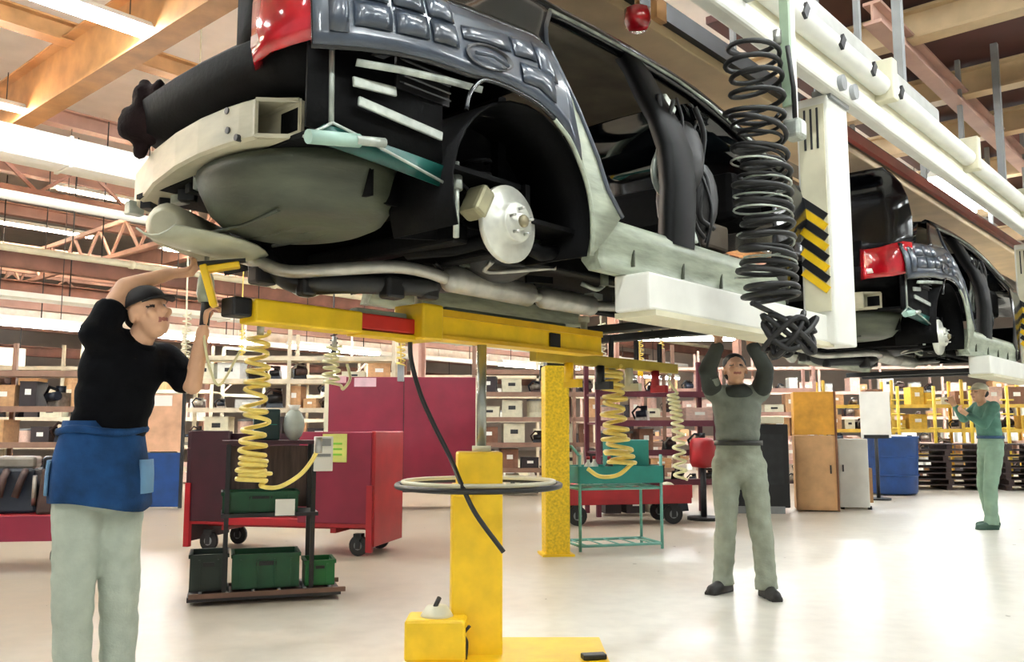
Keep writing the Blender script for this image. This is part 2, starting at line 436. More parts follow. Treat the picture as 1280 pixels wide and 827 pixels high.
def ys(x, z):
    for (a, p), (c, q) in zip(ZT, ZT[1:]):
        if z <= c or c == 1.42:
            h = p + (q - p) * max(0, min(1.1, (z - a) / (c - a))); break
    if x < -.5: h -= ((-.5 - x) / .55) ** 2 * .11
    if x > 2.9: h -= ((x - 2.9) / .75) ** 2 * .16
    return h
def side(pl, pu, k=8, s=-1, off=0, n=None):               # loft between two (x,z) polylines on the side skin
    a = [V((x, z, 0)) for x, z in pl]; c = [V((x, z, 0)) for x, z in pu]
    if n: a, c = resample(a, n), resample(c, n)
    rows = []
    for p, q in zip(a, c):
        row = []
        for i in range(k + 1):
            r = p.lerp(q, i / k); row.append((r.x, s * (ys(r.x, r.y) + off), r.y))
        rows.append(row)
    b = B(); b.grid(rows if s < 0 else [r[::-1] for r in rows]); return b
def sidept(x, z, s=-1, off=0): return V((x, s * (ys(x, z) + off), z))

ARCH = [(-.40, .69), (-.27, .712), (-.14, .715), (0, .70), (.10, .665), (.19, .605), (.27, .52), (.33, .43), (.365, .33), (.38, .23), (.40, .15)]
QL = [(-1.02, .62), (-.93, .635), (-.85, .65), (-.72, .668), (-.6, .68), (-.5, .685)] + ARCH
QU = [(-1.02, .93), (-.93, .945), (-.85, .955), (-.72, .965), (-.6, .975), (-.52, .98), (-.45, .985), (-.3, 1.0), (-.15, 1.02), (0, 1.04), (.10, 1.05), (.17, 1.03), (.19, .90), (.26, .75), (.38, .57), (.46, .45), (.58, .345)]
def build_car():
    car = thing('unfinished_car', 'unfinished dark car with bare brake disc hanging beside the black coiled hose', 'car', LP(0, 0, CARZ), ANG)
    for s in (-1, 1):
        q0 = 0 if s < 0 else 4
        side(QL[q0:12], QU[q0:12], 8, s).obj('quarter_panel', M_body, car, solid=.012)
        side(QL[11:], QU[11:], 6, s).obj('dogleg_panel', M_sillc, car, solid=.012)
        # wheel arch lip
        b = B(); b.tube(smooth_path([sidept(x, z, s, .002) for x, z in [(-.415, .56), (-.40, .62), (-.34, .69)] + ARCH[1:5]], 4), .009, 6); b.obj('wheel_arch_lip', M_body, car)
        b = B(); b.tube(smooth_path([sidept(x, z, s, .002) for x, z in ARCH[4:]], 4), .010, 6); b.obj('arch_edge', M_sillc if s < 0 else M_body, car)
        # C pillar
        side([(-.45, .985), (-.3, 1.0), (-.15, 1.02), (0, 1.04), (.10, 1.05), (.17, 1.03)], [(.08, 1.31), (.14, 1.32), (.2, 1.325), (.26, 1.325), (.31, 1.315), (.345, 1.29)], 8, s).obj('rear_pillar', M_body, car, solid=.012)
        b = B(); b.tube([sidept(x, z, s, .006) for x, z in [(.345, 1.29), (.25, 1.17), (.185, 1.05), (.195, .90), (.265, .75), (.385, .57), (.465, .45), (.585, .345)]], .012, 6); b.obj('door_seal', M_cover, car)
        # roof rail to A pillar
        b = B(); b.tube([sidept(x, z, s, -.03) for x, z in [(.2, 1.33), (.5, 1.355), (.8, 1.372), (1.1, 1.38), (1.4, 1.365), (1.7, 1.325), (2.0, 1.235), (2.25, 1.12), (2.55, .96)]], .042, 8); b.obj('roof_rail', M_body, car)
        b = B(); b.tube([sidept(x, z, s, .012) for x, z in [(.345, 1.30), (.6, 1.325), (.9, 1.34), (1.2, 1.342), (1.5, 1.325), (1.8, 1.26), (2.05, 1.17), (2.3, 1.05)]], .009, 6); b.obj('drip_moulding', M_plate if s < 0 else M_body, car)
        # B pillar
        b = B(); rows = []
        for z in (.3, .45, .6, .8, .95, 1.1, 1.25, 1.36):
            wd = .13 if z < .9 else .13 - .06 * (z - .9) / .46; xc = 1.14 - .05 * max(0, z - .9)
            y = ys(xc, z) - .02
            rows.append([(xc - wd, s*y, z), (xc - wd*.7, s*(y + .02), z), (xc + wd*.7, s*(y + .02), z), (xc + wd, s*y, z), (xc + wd*.7, s*(y - .08), z), (xc - wd*.7, s*(y - .08), z)])
        b.grid(rows, closeu=True); b.obj('centre_pillar', mat('pillar_black', '070708', .55, var=.2, spec=.2), car)
        # sill: convex section lofted along x
        prof = [(.02, .10), (.0, .15), (-.002, .2), (.012, .26), (.005, .31), (-.025, .34), (-.06, .345), (-.09, .30), (-.09, .15), (-.05, .10)]
        rows = []
        for x in [.46, .52, .6, .9, 1.2, 1.5, 1.8, 2.1, 2.36]:
            hz = 1.0 if x > .55 else 1.0
            rows.append([(x, s * (ys(x, max(.16, z)) + dy - .012), z) for dy, z in prof])
        b = B(); b.grid(rows, closeu=True); b.f += [list(range(10)), [len(b.v) - 10 + i for i in range(10)][::-1]]; b.m += [0, 0]; b.sm += [False, False]
        b.obj('door_sill', M_sillc, car)
        for x in (.72, 1.16, 1.55, 1.95):
            c = B(); c.box((x, s * (ys(x, .2) - .012), .2), (.010, .016, .11)); c.obj('sill_seam', M_pan, car)
        # front fender
        fl = [(2.36, .15), (2.34, .3), (2.36, .45), (2.44, .58), (2.56, .66), (2.7, .69), (2.84, .66), (2.96, .58), (3.04, .45), (3.08, .32), (3.3, .3), (3.52, .32)]
        fu = [(2.1, .34), (2.12, .6), (2.15, .85), (2.3, .95), (2.5, .96), (2.7, .95), (2.85, .93), (3.0, .91), (3.15, .89), (3.3, .86), (3.45, .82), (3.55, .76)]
        side(fl, fu, 6, s).obj('front_fender', M_body, car, solid=.012)
        # inner wheel houses
        b = B(); rows = []
        for yy in (.80, .45):
            rows.append([(.0 + .42 * math.cos(t), s * yy, .30 + .41 * math.sin(t)) for t in [PI * (1.12 - 1.24 * i / 16) for i in range(17)]])
        b.grid(rows); b.add([(r[0], r[1], r[2]) for r in rows[1]] + [(0, s*.45, .2)], [(i, i + 1, 17) for i in range(16)])
        b.obj('wheel_house', M_dark, car, solid=.01)
    # roof, headliner
    def roofrows(dz, inset):
        rows = []
        for x, z in [(.12, 1.33), (.4, 1.37), (.8, 1.395), (1.2, 1.40), (1.5, 1.385), (1.75, 1.345)]:
            hw = ys(x, min(z - .03, 1.34)) - inset
            rows.append([(x, hw * t, z + dz + .035 * (1 - t*t)) for t in (-1, -.75, -.4, 0, .4, .75, 1)])
        return rows
    b = B(); b.grid(roofrows(0, .03)); b.obj('roof', M_body, car, solid=.012)
    b = B(); b.grid(roofrows(-.05, .07)); b.obj('headliner', M_liner, car, solid=.01)
    # side trim of the cabin seen from below (far side inner quarter)
    side([(-.2, .9), (.17, .9)], [(.1, 1.27), (.33, 1.24)], 5, 1, -.05).obj('inner_trim', M_liner, car, solid=.01)
    # rear window and shelf
    b = B(); b.grid([[(-.43, y, .985 + .02*(1 - (y/.7)**2)) for y in (-.66, -.4, 0, .4, .66)], [(.10, y*.82, 1.325 + .03*(1 - (y/.7)**2)) for y in (-.66, -.4, 0, .4, .66)]]); b.obj('rear_window', mat('dark_glass', '0a0d10', .06, var=.1, spec=.8), car, solid=.006)
    b = B(); b.box((-.15, 0, .88), (.6, 1.3, .03)); b.obj('parcel_shelf', M_dark, car)
    b = B(); b.box((.18, .1, .66), (.05, 1.2, .44)); b.obj('rear_bulkhead', M_dark, car)
    # windscreen, cowl, bonnet
    b = B(); b.grid([[(1.78, y*.85, 1.33 + .03*(1 - (y/.7)**2)) for y in (-.66, -.33, 0, .33, .66)], [(2.55, y, .97 + .02*(1 - (y/.7)**2)) for y in (-.7, -.35, 0, .35, .7)]]); b.obj('windscreen', mat('clear_dark_glass', '11171b', .05, var=.1, spec=.8), car, solid=.006)
    b = B(); b.grid([[(x, y * hw, z + .03*(1 - y*y)) for y in (-1, -.6, 0, .6, 1)] for x, hw, z in ((2.5, .76, .95), (2.9, .76, .92), (3.3, .70, .87), (3.6, .58, .78))]); b.obj('bonnet', M_body, car, solid=.012)
    b = B(); b.box((3.6, 0, .45), (.08, 1.2, .4)); b.obj('front_panel', M_dark, car, bevel=.02)
    # trunk lid standing open
    b = B(); rows = []
    for x, z, hw in [(-.40, .99, .62), (-.36, 1.12, .63), (-.33, 1.30, .62), (-.33, 1.48, .59), (-.35, 1.60, .55), (-.45, 1.68, .50), (-.6, 1.70, .48)]:
        rows.append([(x - .02*(1 - t*t), hw*t, z) for t in (-1, -.6, 0, .6, 1)])
    b.grid(rows); b.obj('trunk_lid', M_body, car, solid=.03)
    # tail panel between the lights
    b = B(); rows = []
    for z, dx in ((.42, .24), (.56, .22), (.60, .10), (.64, .01), (.76, -.02), (.80, .02), (.80, .10)):
        rows.append([(-1.0 + dx + .05*(yy/.66)**2, yy, z) for yy in (-.66, -.45, -.22, 0, .22, .4, .54)])
    b.grid(rows); b.obj('tail_panel', M_dark, car, solid=.015)
    b = B(); b.grid([[(-.985, y, z) for y in (-.40, -.33, -.26)] + [(-.90, -.24, z)] for z in (.76, .88, 1.0)]); b.obj('trunk_inner_wall', M_dark, car, solid=.012)
    # tail lights
    for s in (-1,):
        rows = []
        for z, g in ((.665, .85), (.70, 1), (.78, 1.03), (.86, 1.02), (.925, .9)):
            row = []
            for x, y in ((-.99, .40), (-1.035, .46), (-1.045, .56), (-1.03, .66), (-.985, .735), (-.92, .772), (-.86, .765)):
                k = (g - 1) * .3
                row.append((x - k*.3, s * (y + k*.15), z + (.018 if y > .7 else 0) - (.02 if x < -1.03 and z > .9 else 0)))
            rows.append(row)
        b = B(); b.grid(rows if s < 0 else rows)
        tl = b.obj('tail_light', M_redl if s < 0 else mat('dark_tail_light', '2a1213', .4, var=.3), car, solid=.03)
        if s < 0:
            b = B(); b.grid([[(-1.052, s*y, z) for y in (.46, .52, .58)] for z in (.70, .74)]); b.obj('reversing_lens', mat('clear_lens', 'e8cfc8', .1, coat=.5), tl, solid=.006)
            b = B()
            for q in range(3): b.tube([(-1.038, s*.44, .755 + .05*q), (-1.052, s*.56, .755 + .05*q), (-1.032, s*.67, .765 + .05*q), (-.98, s*.745, .775 + .05*q)], .004, 5)
            b.obj('lens_rib', mat('dark_red_line', '6d0712', .3), tl)
    # dark lump of wiring and foam at the far corner
    b = B()
    for (x, y, z, r) in [(-.98, .49, .80, .07), (-.99, .55, .69, .075), (-.96, .40, .80, .055), (-.95, .56, .60, .05), (-.93, .5, .72, .1)]: b.ell((x, y, z), (r*.7, r, r*1.1), n=12)
    me = remesh(b, .014, 1, .022, 2); put('foam_plug', me, [mat('dark_foam', '1f1415', .9, var=.3, bump=.5, bscale=60, spec=.15)], car)
    # bumper beam : hollow box, bowed, open at the end
    cx = [(-.984, -.39), (-1.0, -.31), (-1.01, -.22), (-1.015, -.05), (-1.0, .15), (-.955, .42), (-.90, .62), (-.845, .82)]
    outer = []; inner = []
    for i, (x, y) in enumerate(cx):
        z0, z1, d = .415, .565, .13
        if i == 0: d = .115
        e = (i - 3.0) / 4; z0 -= .03 * max(0, e)**2; z1 -= .0 * max(0, e)**2
        outer.append([(x, y, z0 + .01), (x, y, z1 - .01), (x + .012, y, z1), (x + d - .012, y, z1), (x + d, y, z1 - .01), (x + d, y, z0 + .01), (x + d - .012, y, z0), (x + .012, y, z0)])
        inner.append([(x + .010, y, z0 + .018), (x + .010, y, z1 - .018), (x + .018, y, z1 - .01), (x + d - .018, y, z1 - .01), (x + d - .010, y, z1 - .018), (x + d - .010, y, z0 + .018), (x + d - .018, y, z0 + .010), (x + .018, y, z0 + .010)])
    for row in (outer[0], inner[0]):                          # slanted open end
        for j in range(8):
            x, y, z = row[j]
            if x > -.93: row[j] = (x, y - .11, z)
    b = B(); b.grid(outer, closeu=True, sm=False); b.grid([r[::-1] for r in inner], closeu=True, sm=False)
    for k, flip in ((0, False), (len(cx) - 1, True)):
        vs = outer[k] + inner[k]; b.add(vs, [(j, (j+1) % 8, 8 + (j+1) % 8, 8 + j) if not flip else (j, 8 + j, 8 + (j+1) % 8, (j+1) % 8) for j in range(8)])
    bb = b.obj('bumper_beam', M_beam, car)
    e4 = [V(outer[0][k]) for k in (0, 1, 4, 5)]; b = B()
    for k in range(4): b.bar(e4[k], e4[(k + 1) % 4], .014, .014)
    b.obj('end_flange', M_beam, bb)
    for (y, z) in ((-.24, .545), (-.25, .47), (-.31, .43)):
        b = B(); b.cyl((-1.012, y, z), (-.985, y, z), .013, 10); b.obj('bolt_hole', M_black, bb)
    for s in (-1, 1):
        b = B(); b.box((-.74, s*.44, .49), (.28, .12, .10)); b.obj('crash_bracket', M_dark, car, bevel=.01)
    # floor pan
    b = B(); b.box((-.40, 0, .415), (1.0, 1.36, .02)); b.box((1.3, 0, .27), (2.4, 1.45, .02)); b.box((.12, 0, .34), (.03, 1.4, .17)); b.box((3.0, 0, .35), (1.0, 1.2, .03)); b.obj('floor_pan', M_dark, car)
    # spare wheel well (shallow tub)
    b = B(); rows = []
    for (k, z, ox) in ((1.0, .405, 0), (.97, .36, 0), (.90, .27, .02), (.80, .225, .03), (.66, .207, .04), (.35, .200, .04), (.02, .2, .04)):
        rows.append([(-.60 + ox + .35 * k * math.cos(t) * (1.04 if math.cos(t) < 0 else .95), -.10 + .47 * k * math.sin(t), z) for t in [2*PI*i/32 for i in range(32)]])
    b.grid(rows, closeu=True); tub = b.obj('spare_wheel_well', M_pan, car, solid=.01)
    for q in range(3):
        b = B(); b.tube([(-.82 + .16*q, -.30 + .03*q, .206), (-.79 + .16*q, 0, .198), (-.8 + .16*q, .26, .204)], .008, 6); b.obj('pressed_rib', M_pan, tub)
    # rear inner quarter (right, bare because the bumper skin is missing)
    b = B(); b.grid([[(x, -.70 - .07*(x + .99), lerp(.385, .70, f)) for x in (-.99, -.8, -.6, -.42)] for f in (0, .33, .66, 1)]); b.obj('inner_quarter', M_dark, car, solid=.012)
    b = B(); b.grid([[(-.60, -.56 + .04*q, z) for q in (0, 1, 2)] + [(-.42, -.50, z)] for z in (.26, .4)]); b.obj('inner_rail', M_dark, car, solid=.02)
    vf = B(); vf.box((-.52, -.745, .665), (.26, .012, .12)); v0 = vf.obj('pressure_vent', M_black, car)
    for q in range(4):
        b = B(); b.box((-.52, -.762, .625 + .028*q), (.23, .03, .006), Mx.Rotation(.5, 3, 'X')); b.obj('louvre', mat('louvre_grey', '3b3d42', .4), v0)
    # flange under the quarter skin
    b = B(); pts = [(-.86, .628), (-.7, .645), (-.5, .668), (-.30, .690)]
    b.grid([[sidept(x, z, -1, -.02) for x, z in pts], [sidept(x, z - .024, -1, -.03) for x, z in pts]]); b.obj('lower_flange', M_plate, car, solid=.006)
    # green braces
    b = B(); b.tube([(-.905, -.715, .70), (-.90, -.715, .41)], .010, 8); b.obj('support_rod', M_plate, car)
    b = B(); b.grid([[(-.925, -.715, .405), (-.78, -.73, .395), (-.58, -.74, .385), (-.41, -.745, .375)], [(-1.0, -.70, .345), (-.80, -.715, .33), (-.58, -.725, .312), (-.41, -.73, .298)]]); b.obj('corner_gusset', M_tealb, car, solid=.012)
    b = B(); b.tube([(-.90, -.722, .415), (-.78, -.742, .385), (-.60, -.752, .345), (-.42, -.752, .31)], .006, 6); b.tube([(-.90, -.722, .415), (-.94, -.715, .385), (-1.0, -.705, .345)], .006, 6); b.obj('gusset_edge', M_plate, car)
    b = B(); b.bar((-.82, -.755, .505), (-.44, -.765, .475), .012, .034, up=(0, 0, 1)); b.obj('bracket_strip', M_plate, car, bevel=.004)
    b = B(); b.box((-.75, -.755, .575), (.19, .012, .035), Mx.Rotation(-.1, 3, 'Y')); b.obj('bracket_tab', M_plate, car, bevel=.004)
    b = B(); b.cyl((-1.0, -.73, .34), (-.80, -.735, .375), .024, 14); b.obj('tow_tube', mat('mint_primer', '9dbcae', .4, var=.2), car)
    b = B(); b.cyl((-.82, -.745, .37), (-.70, -.75, .39), .017, 10); b.obj('tube_end', M_plate, car)
    # suspension : cross member, arms, strut, hub
    for s in (-1, 1):
        b = B(); b.tube([(-.10, s*.20, .17), (-.06, s*.45, .16), (0, s*.66, .19)], .032, 10); b.obj('lower_arm', M_dark, car)
        b = B(); b.tube([(.62, s*.60, .24), (.3, s*.62, .17), (.03, s*.66, .2)], [.03, .034, .03], 10); b.obj('trailing_arm', M_dark, car)
        b = B(); b.tube([(-.22, s*.62, .46), (-.24, s*.64, .15)], .012, 8); sh = b.obj('shock_absorber', M_plate, car)
        b = B(); b.tube([(-.222, s*.622, .40), (-.228, s*.628, .345)], .024, 10); b.obj('bump_stop', M_plate, sh)
        b = B(); b.tube([(-.05 + .062*math.cos(q*.5), s*.56 + .062*math.sin(q*.5), .24 + q*.0045) for q in range(64)], .009, 6); b.obj('coil_spring', M_dark, car)
        R = Mx.Rotation(s * -PI/2, 3, 'X')
        b = B(); b.lathe([(.0, -.07), (.05, -.07), (.05, -.03), (.157, -.03), (.160, -.027), (.160, -.005), (.157, -.002), (.085, .002), (.083, .04), (.076, .047), (.036, .048), (.034, .066), (.0, .066)], 40, (0, s*.71, .235), R)
        dc = b.obj('brake_disc', M_disc, car)
        for q in range(5):
            t = q * 2*PI/5 + .3
            b = B(); b.cyl((.056*math.cos(t), s*.755, .235 + .056*math.sin(t)), (.056*math.cos(t), s*.785, .235 + .056*math.sin(t)), .0065, 8); b.obj('wheel_stud', M_steel, dc)
        b = B(); b.lathe([(0, .0), (.026, .0), (.026, .012), (.018, .02), (0, .02)], 16, (0, s*.775, .235), R); b.obj('hub_cap', mat('hub_brown', '8d8468', .4, metal=.4), dc)
        b = B(); b.box((-.15, s*.665, .30), (.075, .10, .13), Mx.Rotation(.5, 3, 'Y')); b.obj('brake_caliper', mat('caliper_iron', '8f8a6c', .5, metal=.4, var=.3), car, bevel=.015)
        b = B(); b.tube([(-.15, s*.62, .36), (-.2, s*.58, .42), (-.24, s*.55, .38), (-.2, s*.52, .5)], .007, 6); b.obj('brake_hose', M_wire, car)
    for (x0, y0, x1, y1, z) in [(-.12, -.55, -.12, .55, .20), (.22, -.5, .22, .5, .21)]:
        b = B(); b.bar((x0, y0, z), (x1, y1, z), .09, .08); b.obj('rear_crossmember', M_dark, car, bevel=.015)
    b = B(); b.ell((.52, .1, .22), (.24, .48, .11), n=20); b.obj('fuel_tank', M_black, car)
    # exhaust
    b = B(); b.tube(smooth_path([(-.62, .50, .20), (-.5, .34, .14), (-.42, .22, .095), (-.30, .06, .10), (-.12, -.12, .115), (.06, -.14, .115), (.3, -.08, .11), (.62, -.05, .115), (1.0, -.02, .12), (1.45, 0, .125), (2.4, 0, .2)]), .029, 10); b.obj('exhaust_pipe', M_pipe, car)
    b = B(); b.tube([(.22, -.10, .115), (.26, -.095, .115), (.9, -.03, .12), (.94, -.025, .12)], [.03, .065, .065, .03], 14); b.obj('resonator', M_pipe, car)
    b = B(); b.tube([(1.0, -.02, .12), (1.04, -.02, .12), (1.5, .0, .125), (1.54, .0, .125)], [.03, .06, .06, .03], 14); b.obj('catalyst', M_pipe, car)
    b = B(); b.tube([(-.92, .38, .25), (-.90, .40, .25), (-.55, .62, .245), (-.52, .64, .245)], [.05, .09, .09, .05], 18); b.obj('muffler', mat('muffler_cream', 'b9b59c', .42, metal=.25, var=.15, scale=6), car)
    b = B(); b.grid([[(-1.0 + .05*t*t, y - .25*(x), .155 + .02*t*t + .0*x) for t in (-1, -.5, 0, .5, 1) for y in [0.22 + .2*t]] for x in (0, .5, 1)]); 
    b = B(); rows = []
    for i in range(7):
        t = i/6; x = -1.06 + .58*t; yc = .16 + .26*t; hw = .13 * math.sin(PI*(.12 + .76*t)) + .03
        rows.append([(x - .5*q*hw, yc + q*hw, .175 - .035*(1 - q*q)) for q in (-1, -.6, -.2, .2, .6, 1)])
    b.grid(rows); b.obj('heat_shield', mat('shield_cream', 'b4b59e', .42, metal=.2, var=.15, scale=6), car, solid=.008)
    # black lower arm lump seen over the yellow fixture
    b = B(); b.tube(smooth_path([(-.45, .36, .17), (-.36, .26, .06), (-.2, .06, .055), (.0, -.05, .06), (.2, -.04, .07)]), [.05]*25, 10); b.obj('stabiliser_bar', M_black, car)
    for (x, y, z, r) in [(-.46, .36, .10, .055), (-.34, .2, .03, .04), (-.06, -.05, .035, .05), (.16, -.05, .05, .045)]:
        b = B(); b.box((x, y, z), (r*2, r*1.6, r*2)); b.obj('bushing', M_black, car, bevel=.015)
    for yy in (-.36, .42):
        b = B(); b.bar((.4, yy, .225), (2.4, yy, .225), .09, .09); b.obj('chassis_rail', M_dark, car, bevel=.01)
    for (x, y) in [(.8, .28), (1.1, .25), (1.4, .3)]:
        b = B(); b.tube([(x - .3, y, .2), (x, y + .02, .18), (x + .3, y - .02, .2)], .008, 6); b.obj('brake_line', M_plate, car)
    # small bright and dark hardware on the underside
    rnd = random.Random(9)
    for i in range(34):
        x, y = rnd.uniform(-.1, 1.9), rnd.uniform(-.6, .55); z = rnd.uniform(.16, .25)
        b = B()
        if i % 3 == 0: b.box((x, y, z), (rnd.uniform(.05, .16), rnd.uniform(.03, .07), rnd.uniform(.02, .05)), rz=rnd.uniform(0, 3)); nm = 'mounting_bracket'
        elif i % 3 == 1: b.cyl((x, y, z - .03), (x, y, z + .05), rnd.uniform(.012, .03), 10); nm = 'bush_bolt'
        else: b.tube(smooth_path([(x, y, z), (x + rnd.uniform(.05, .2), y + rnd.uniform(-.1, .1), z - .03), (x + rnd.uniform(.2, .4), y + rnd.uniform(-.2, .2), z + .02)], 4), rnd.uniform(.007, .014), 6); nm = 'brake_pipe'
        b.obj(nm, rnd.choice([M_dark, M_dark, M_black, M_pipe, M_plate, M_pan]), car)
    for i in range(7):
        b = B(); b.box((-.80 + .0*i - .02*abs(i - 3), .78 - .10*i, .388 + .01*(i % 2)), (.07, .05, .06), rz=.6*i); b.obj('bumper_clip', M_black if i % 3 else M_plate, car, bevel=.004)
    # wiring in the door openings
    rnd = random.Random(3)
    for i in range(14):
        x = 1.05 + rnd.uniform(-.06, .42); y = -.78 + rnd.uniform(0, .1); z0 = rnd.uniform(.85, 1.15)
        pts = [(x, y, z0)]
        for k in range(1, 6): pts.append((x + rnd.uniform(-.05, .05) + .02*k, y + rnd.uniform(-.03, .03), lerp(z0, rnd.uniform(.34, .5), k/5)))
        b = B(); b.tube(smooth_path(pts, 4), rnd.choice((.008, .012, .016)), 6); b.obj('wiring_harness', M_wire if i % 7 else M_plate, car)
    b = B(); b.ell((1.38, -.72, .84), (.15, .08, .2), n=14); b.ell((1.58, -.70, .66), (.14, .07, .2), n=14); b.ell((1.28, -.70, .58), (.12, .07, .2), n=14); b.obj('door_wiring_bag', M_wire, car)
    b = B(); b.box((1.25, -.70, 1.09), (.12, .03, .07), Mx.Rotation(.5, 3, 'Y')); b.obj('trim_clip', M_plate, car, bevel=.01)
    b = B(); b.prism([(0, 0), (.13, 0), (.07, .1), (.03, .12)], .04, Mx.Rotation(PI/2, 3, 'X'), (1.17, -.80, .345)); b.obj('sill_clip', M_plate, car, bevel=.01)
    # dashboard seen from below
    b = B(); b.box((2.2, 0, .78), (.4, 1.35, .3)); b.obj('dashboard', M_dark, car, bevel=.05)
    b = B(); b.box((1.9, -.55, .52), (.32, .12, .16)); b.obj('door_hinge_panel', mat('brown_trim', '544a3e', .7), car, bevel=.02)
    # protective quilted cover over the right rear quarter
    cov = side([(x, z + .012) for x, z in QL[:13]], [(x, z - .005) for x, z in QU[:13]], 6, -1, .010).obj('fender_cover', M_cover, car, solid=.006)
    cols = [-.985, -.90, -.745, -.59, -.445]
    for i in range(4):
        for (f0, f1) in ((.30, .60), (.65, .97)) if i else ((.2, .97),):
            x0, x1 = cols[i] + .010, cols[i+1] - .010
            def zz(x, f):
                lo = .62 + (.685 - .62) * (x + 1.02) / .52; hi = .93 + .05 * (x + 1.02) / .52
                return lerp(lo, hi, f)
            rows = []
            for a in range(5):
                x = lerp(x0, x1, a/4); rows.append([sidept(x, zz(x, lerp(f0, f1, c/4)), -1, .018 + .020 * math.sin(PI*a/4)**.5 * math.sin(PI*c/4)**.5) for c in range(5)])
            b = B(); b.grid(rows); b.obj('quilted_pad', M_cover, cov, solid=.004)
    for (x0, x1, f0, f1) in [(-.12, .02, .62, .97), (.03, .13, .45, .95), (-.1, .10, .18, .5), (-.42, -.14, .66, .97)]:
        rows = []
        for a in range(5):
            x = lerp(x0, x1, a/4); lo = .715 - max(0, x)*.5; hi = 1.0 + x*.25
            rows.append([sidept(x, lerp(lo, hi, lerp(f0, f1, c/4)), -1, .018 + .016 * math.sin(PI*a/4)**.5 * math.sin(PI*c/4)**.5) for c in range(5)])
        b = B(); b.grid(rows); b.obj('quilted_pad', M_cover, cov, solid=.004)
    # fuel filler recess
    b = B(); rows = []
    for k, o in ((1.0, .022), (.9, .026), (.82, .012), (.05, .006)):
        rows.append([sidept(-.29 + .135*k*math.cos(t) - .0*math.sin(t), .80 + .055*k*math.sin(t) + .02*k*math.cos(t), -1, o) for t in [2*PI*i/20 for i in range(20)]])
    b.grid(rows, closeu=True); ff = b.obj('fuel_filler_recess', M_black, cov)
    b = B(); b.tube([sidept(-.38, .785, -1, .028), sidept(-.29, .80, -1, .034), sidept(-.2, .79, -1, .028)], .008, 6); b.obj('recess_strap', M_cover, ff)
    return car
car1 = build_car()
car2 = copy_tree(car1)
car2.location = LP(5.8, 0, CARZ)
car2['label'] = 'second unfinished dark car with open trunk lid beyond the white mast'
for o in (car1, car2): o['group'] = 'car bodies hanging on the conveyor'
# ---------------------------------------------------------------- carriers
def carrier(x, label):
    t = thing('car_carrier', label, 'carrier', LP(x, 0, 0), ANG, 'white hanging car carriers')
    b = B(); b.box((1.67, -.86, 1.765), (2.05, .19, .17)); b.obj('sill_arm', M_white, t, bevel=.012)
    b = B(); b.box((1.67, -.86, 1.668), (2.0, .22, .025)); b.obj('arm_lip', M_cream, t)
    b = B(); b.box((2.78, -.91, 2.45), (.34, .20, 1.56)); ms = b.obj('mast', M_white, t, bevel=.012)
    b = B(); b.box((2.605, -.91, 2.52), (.012, .16, 1.3)); b.obj('mast_cover', M_cream, ms)
    for k in range(3):
        b = B(); b.box((2.597, -.91 - .04 + .04*k, 3.02), (.008, .012, .26)); b.obj('slot', M_dkgrey, ms)
    for k in range(4):
        for q, m in ((0, M_yellow), (1, M_black)):
            b = B(); R = Mx.Rotation(.7, 3, 'X')
            b.box((2.594, -.905, 2.06 + .13*k + .065*q), (.010, .20, .045), R, ); b.obj('hazard_stripe', m, ms)
    for xx in (2.0, 2.5):
        b = B(); b.box((xx, .02, 1.80), (.09, 1.75, .05)); b.obj('cross_arm', M_dkgrey, t, bevel=.008)
    b = B(); b.box((2.78, -.97, 3.24), (.3, .12, .06)); b.cyl((2.68, -1.1, 3.30), (2.68, -.93, 3.30), .05, 12); b.cyl((2.88, -1.1, 3.30), (2.88, -.93, 3.30), .05, 12); b.obj('trolley', M_grey, t)
    return t
carrier(0, 'white carrier with tall mast and box arm under the first car sill')
carrier(5.8, 'white carrier arm under the second car, partly out of view')
# ================================================================ yellow lift fixture under the car
M_ycap = mat('black_cap', '15130d', .5)
M_hosey = mat('yellow_hose', 'e8cf6a', .35, var=.1, scale=20)
M_hosec = mat('cream_hose', 'e6dfae', .35, var=.08, scale=20)
t = thing('lift_fixture', 'yellow lift with square column, black hoop and long arm beneath the first car', 'lift', LP(.79, .22, 0), ANG)
def lx(x, y, z): return (x - .79, y - .22, z)
b = B(); b.box(lx(1.03, .2, 1.675), (1.48, .17, .13)); am = b.obj('main_arm', M_yellow, t, bevel=.01)
b = B(); b.box(lx(1.03, .11, 1.735), (1.46, .02, .035)); b.box(lx(1.03, .11, 1.615), (1.46, .02, .02)); b.obj('arm_flange', mat('yellow_shade', 'd9a80f', .45), am)
b = B(); b.box(lx(1.30, .108, 1.665), (.09, .012, .08)); b.obj('square_port', M_black, am)
b = B(); b.box(lx(.33, .2, 1.68), (.14, .22, .18)); b.obj('arm_head', M_yellow, am, bevel=.012)
b = B(); b.box(lx(-.35, .2, 1.645), (.56, .13, .10)); ar = b.obj('rear_arm', M_yellow, t, bevel=.01)
b = B(); b.box(lx(.11, .2, 1.655), (.38, .10, .075)); b.obj('red_link', mat('bright_red_paint', 'c8281c', .4), t, bevel=.008)
b = B(); b.box(lx(.13, .2, 1.60), (.40, .11, .02)); b.obj('link_rail', M_yellow, t)
b = B(); b.box(lx(-.68, .2, 1.655), (.09, .10, .08)); b.obj('end_stop', M_black, t, bevel=.01)
b = B(); b.bar(lx(-.74, .27, 1.66), lx(-.78, .30, 1.83), .07, .03); b.bar(lx(-.78, .30, 1.81), lx(-.66, .22, 1.84), .06, .025); b.obj('locating_claw', M_yellow, t, bevel=.006)
b = B(); b.bar(lx(-.80, .31, 1.835), lx(-.64, .21, 1.86), .05, .012); b.obj('claw_pad', M_ycap, t)
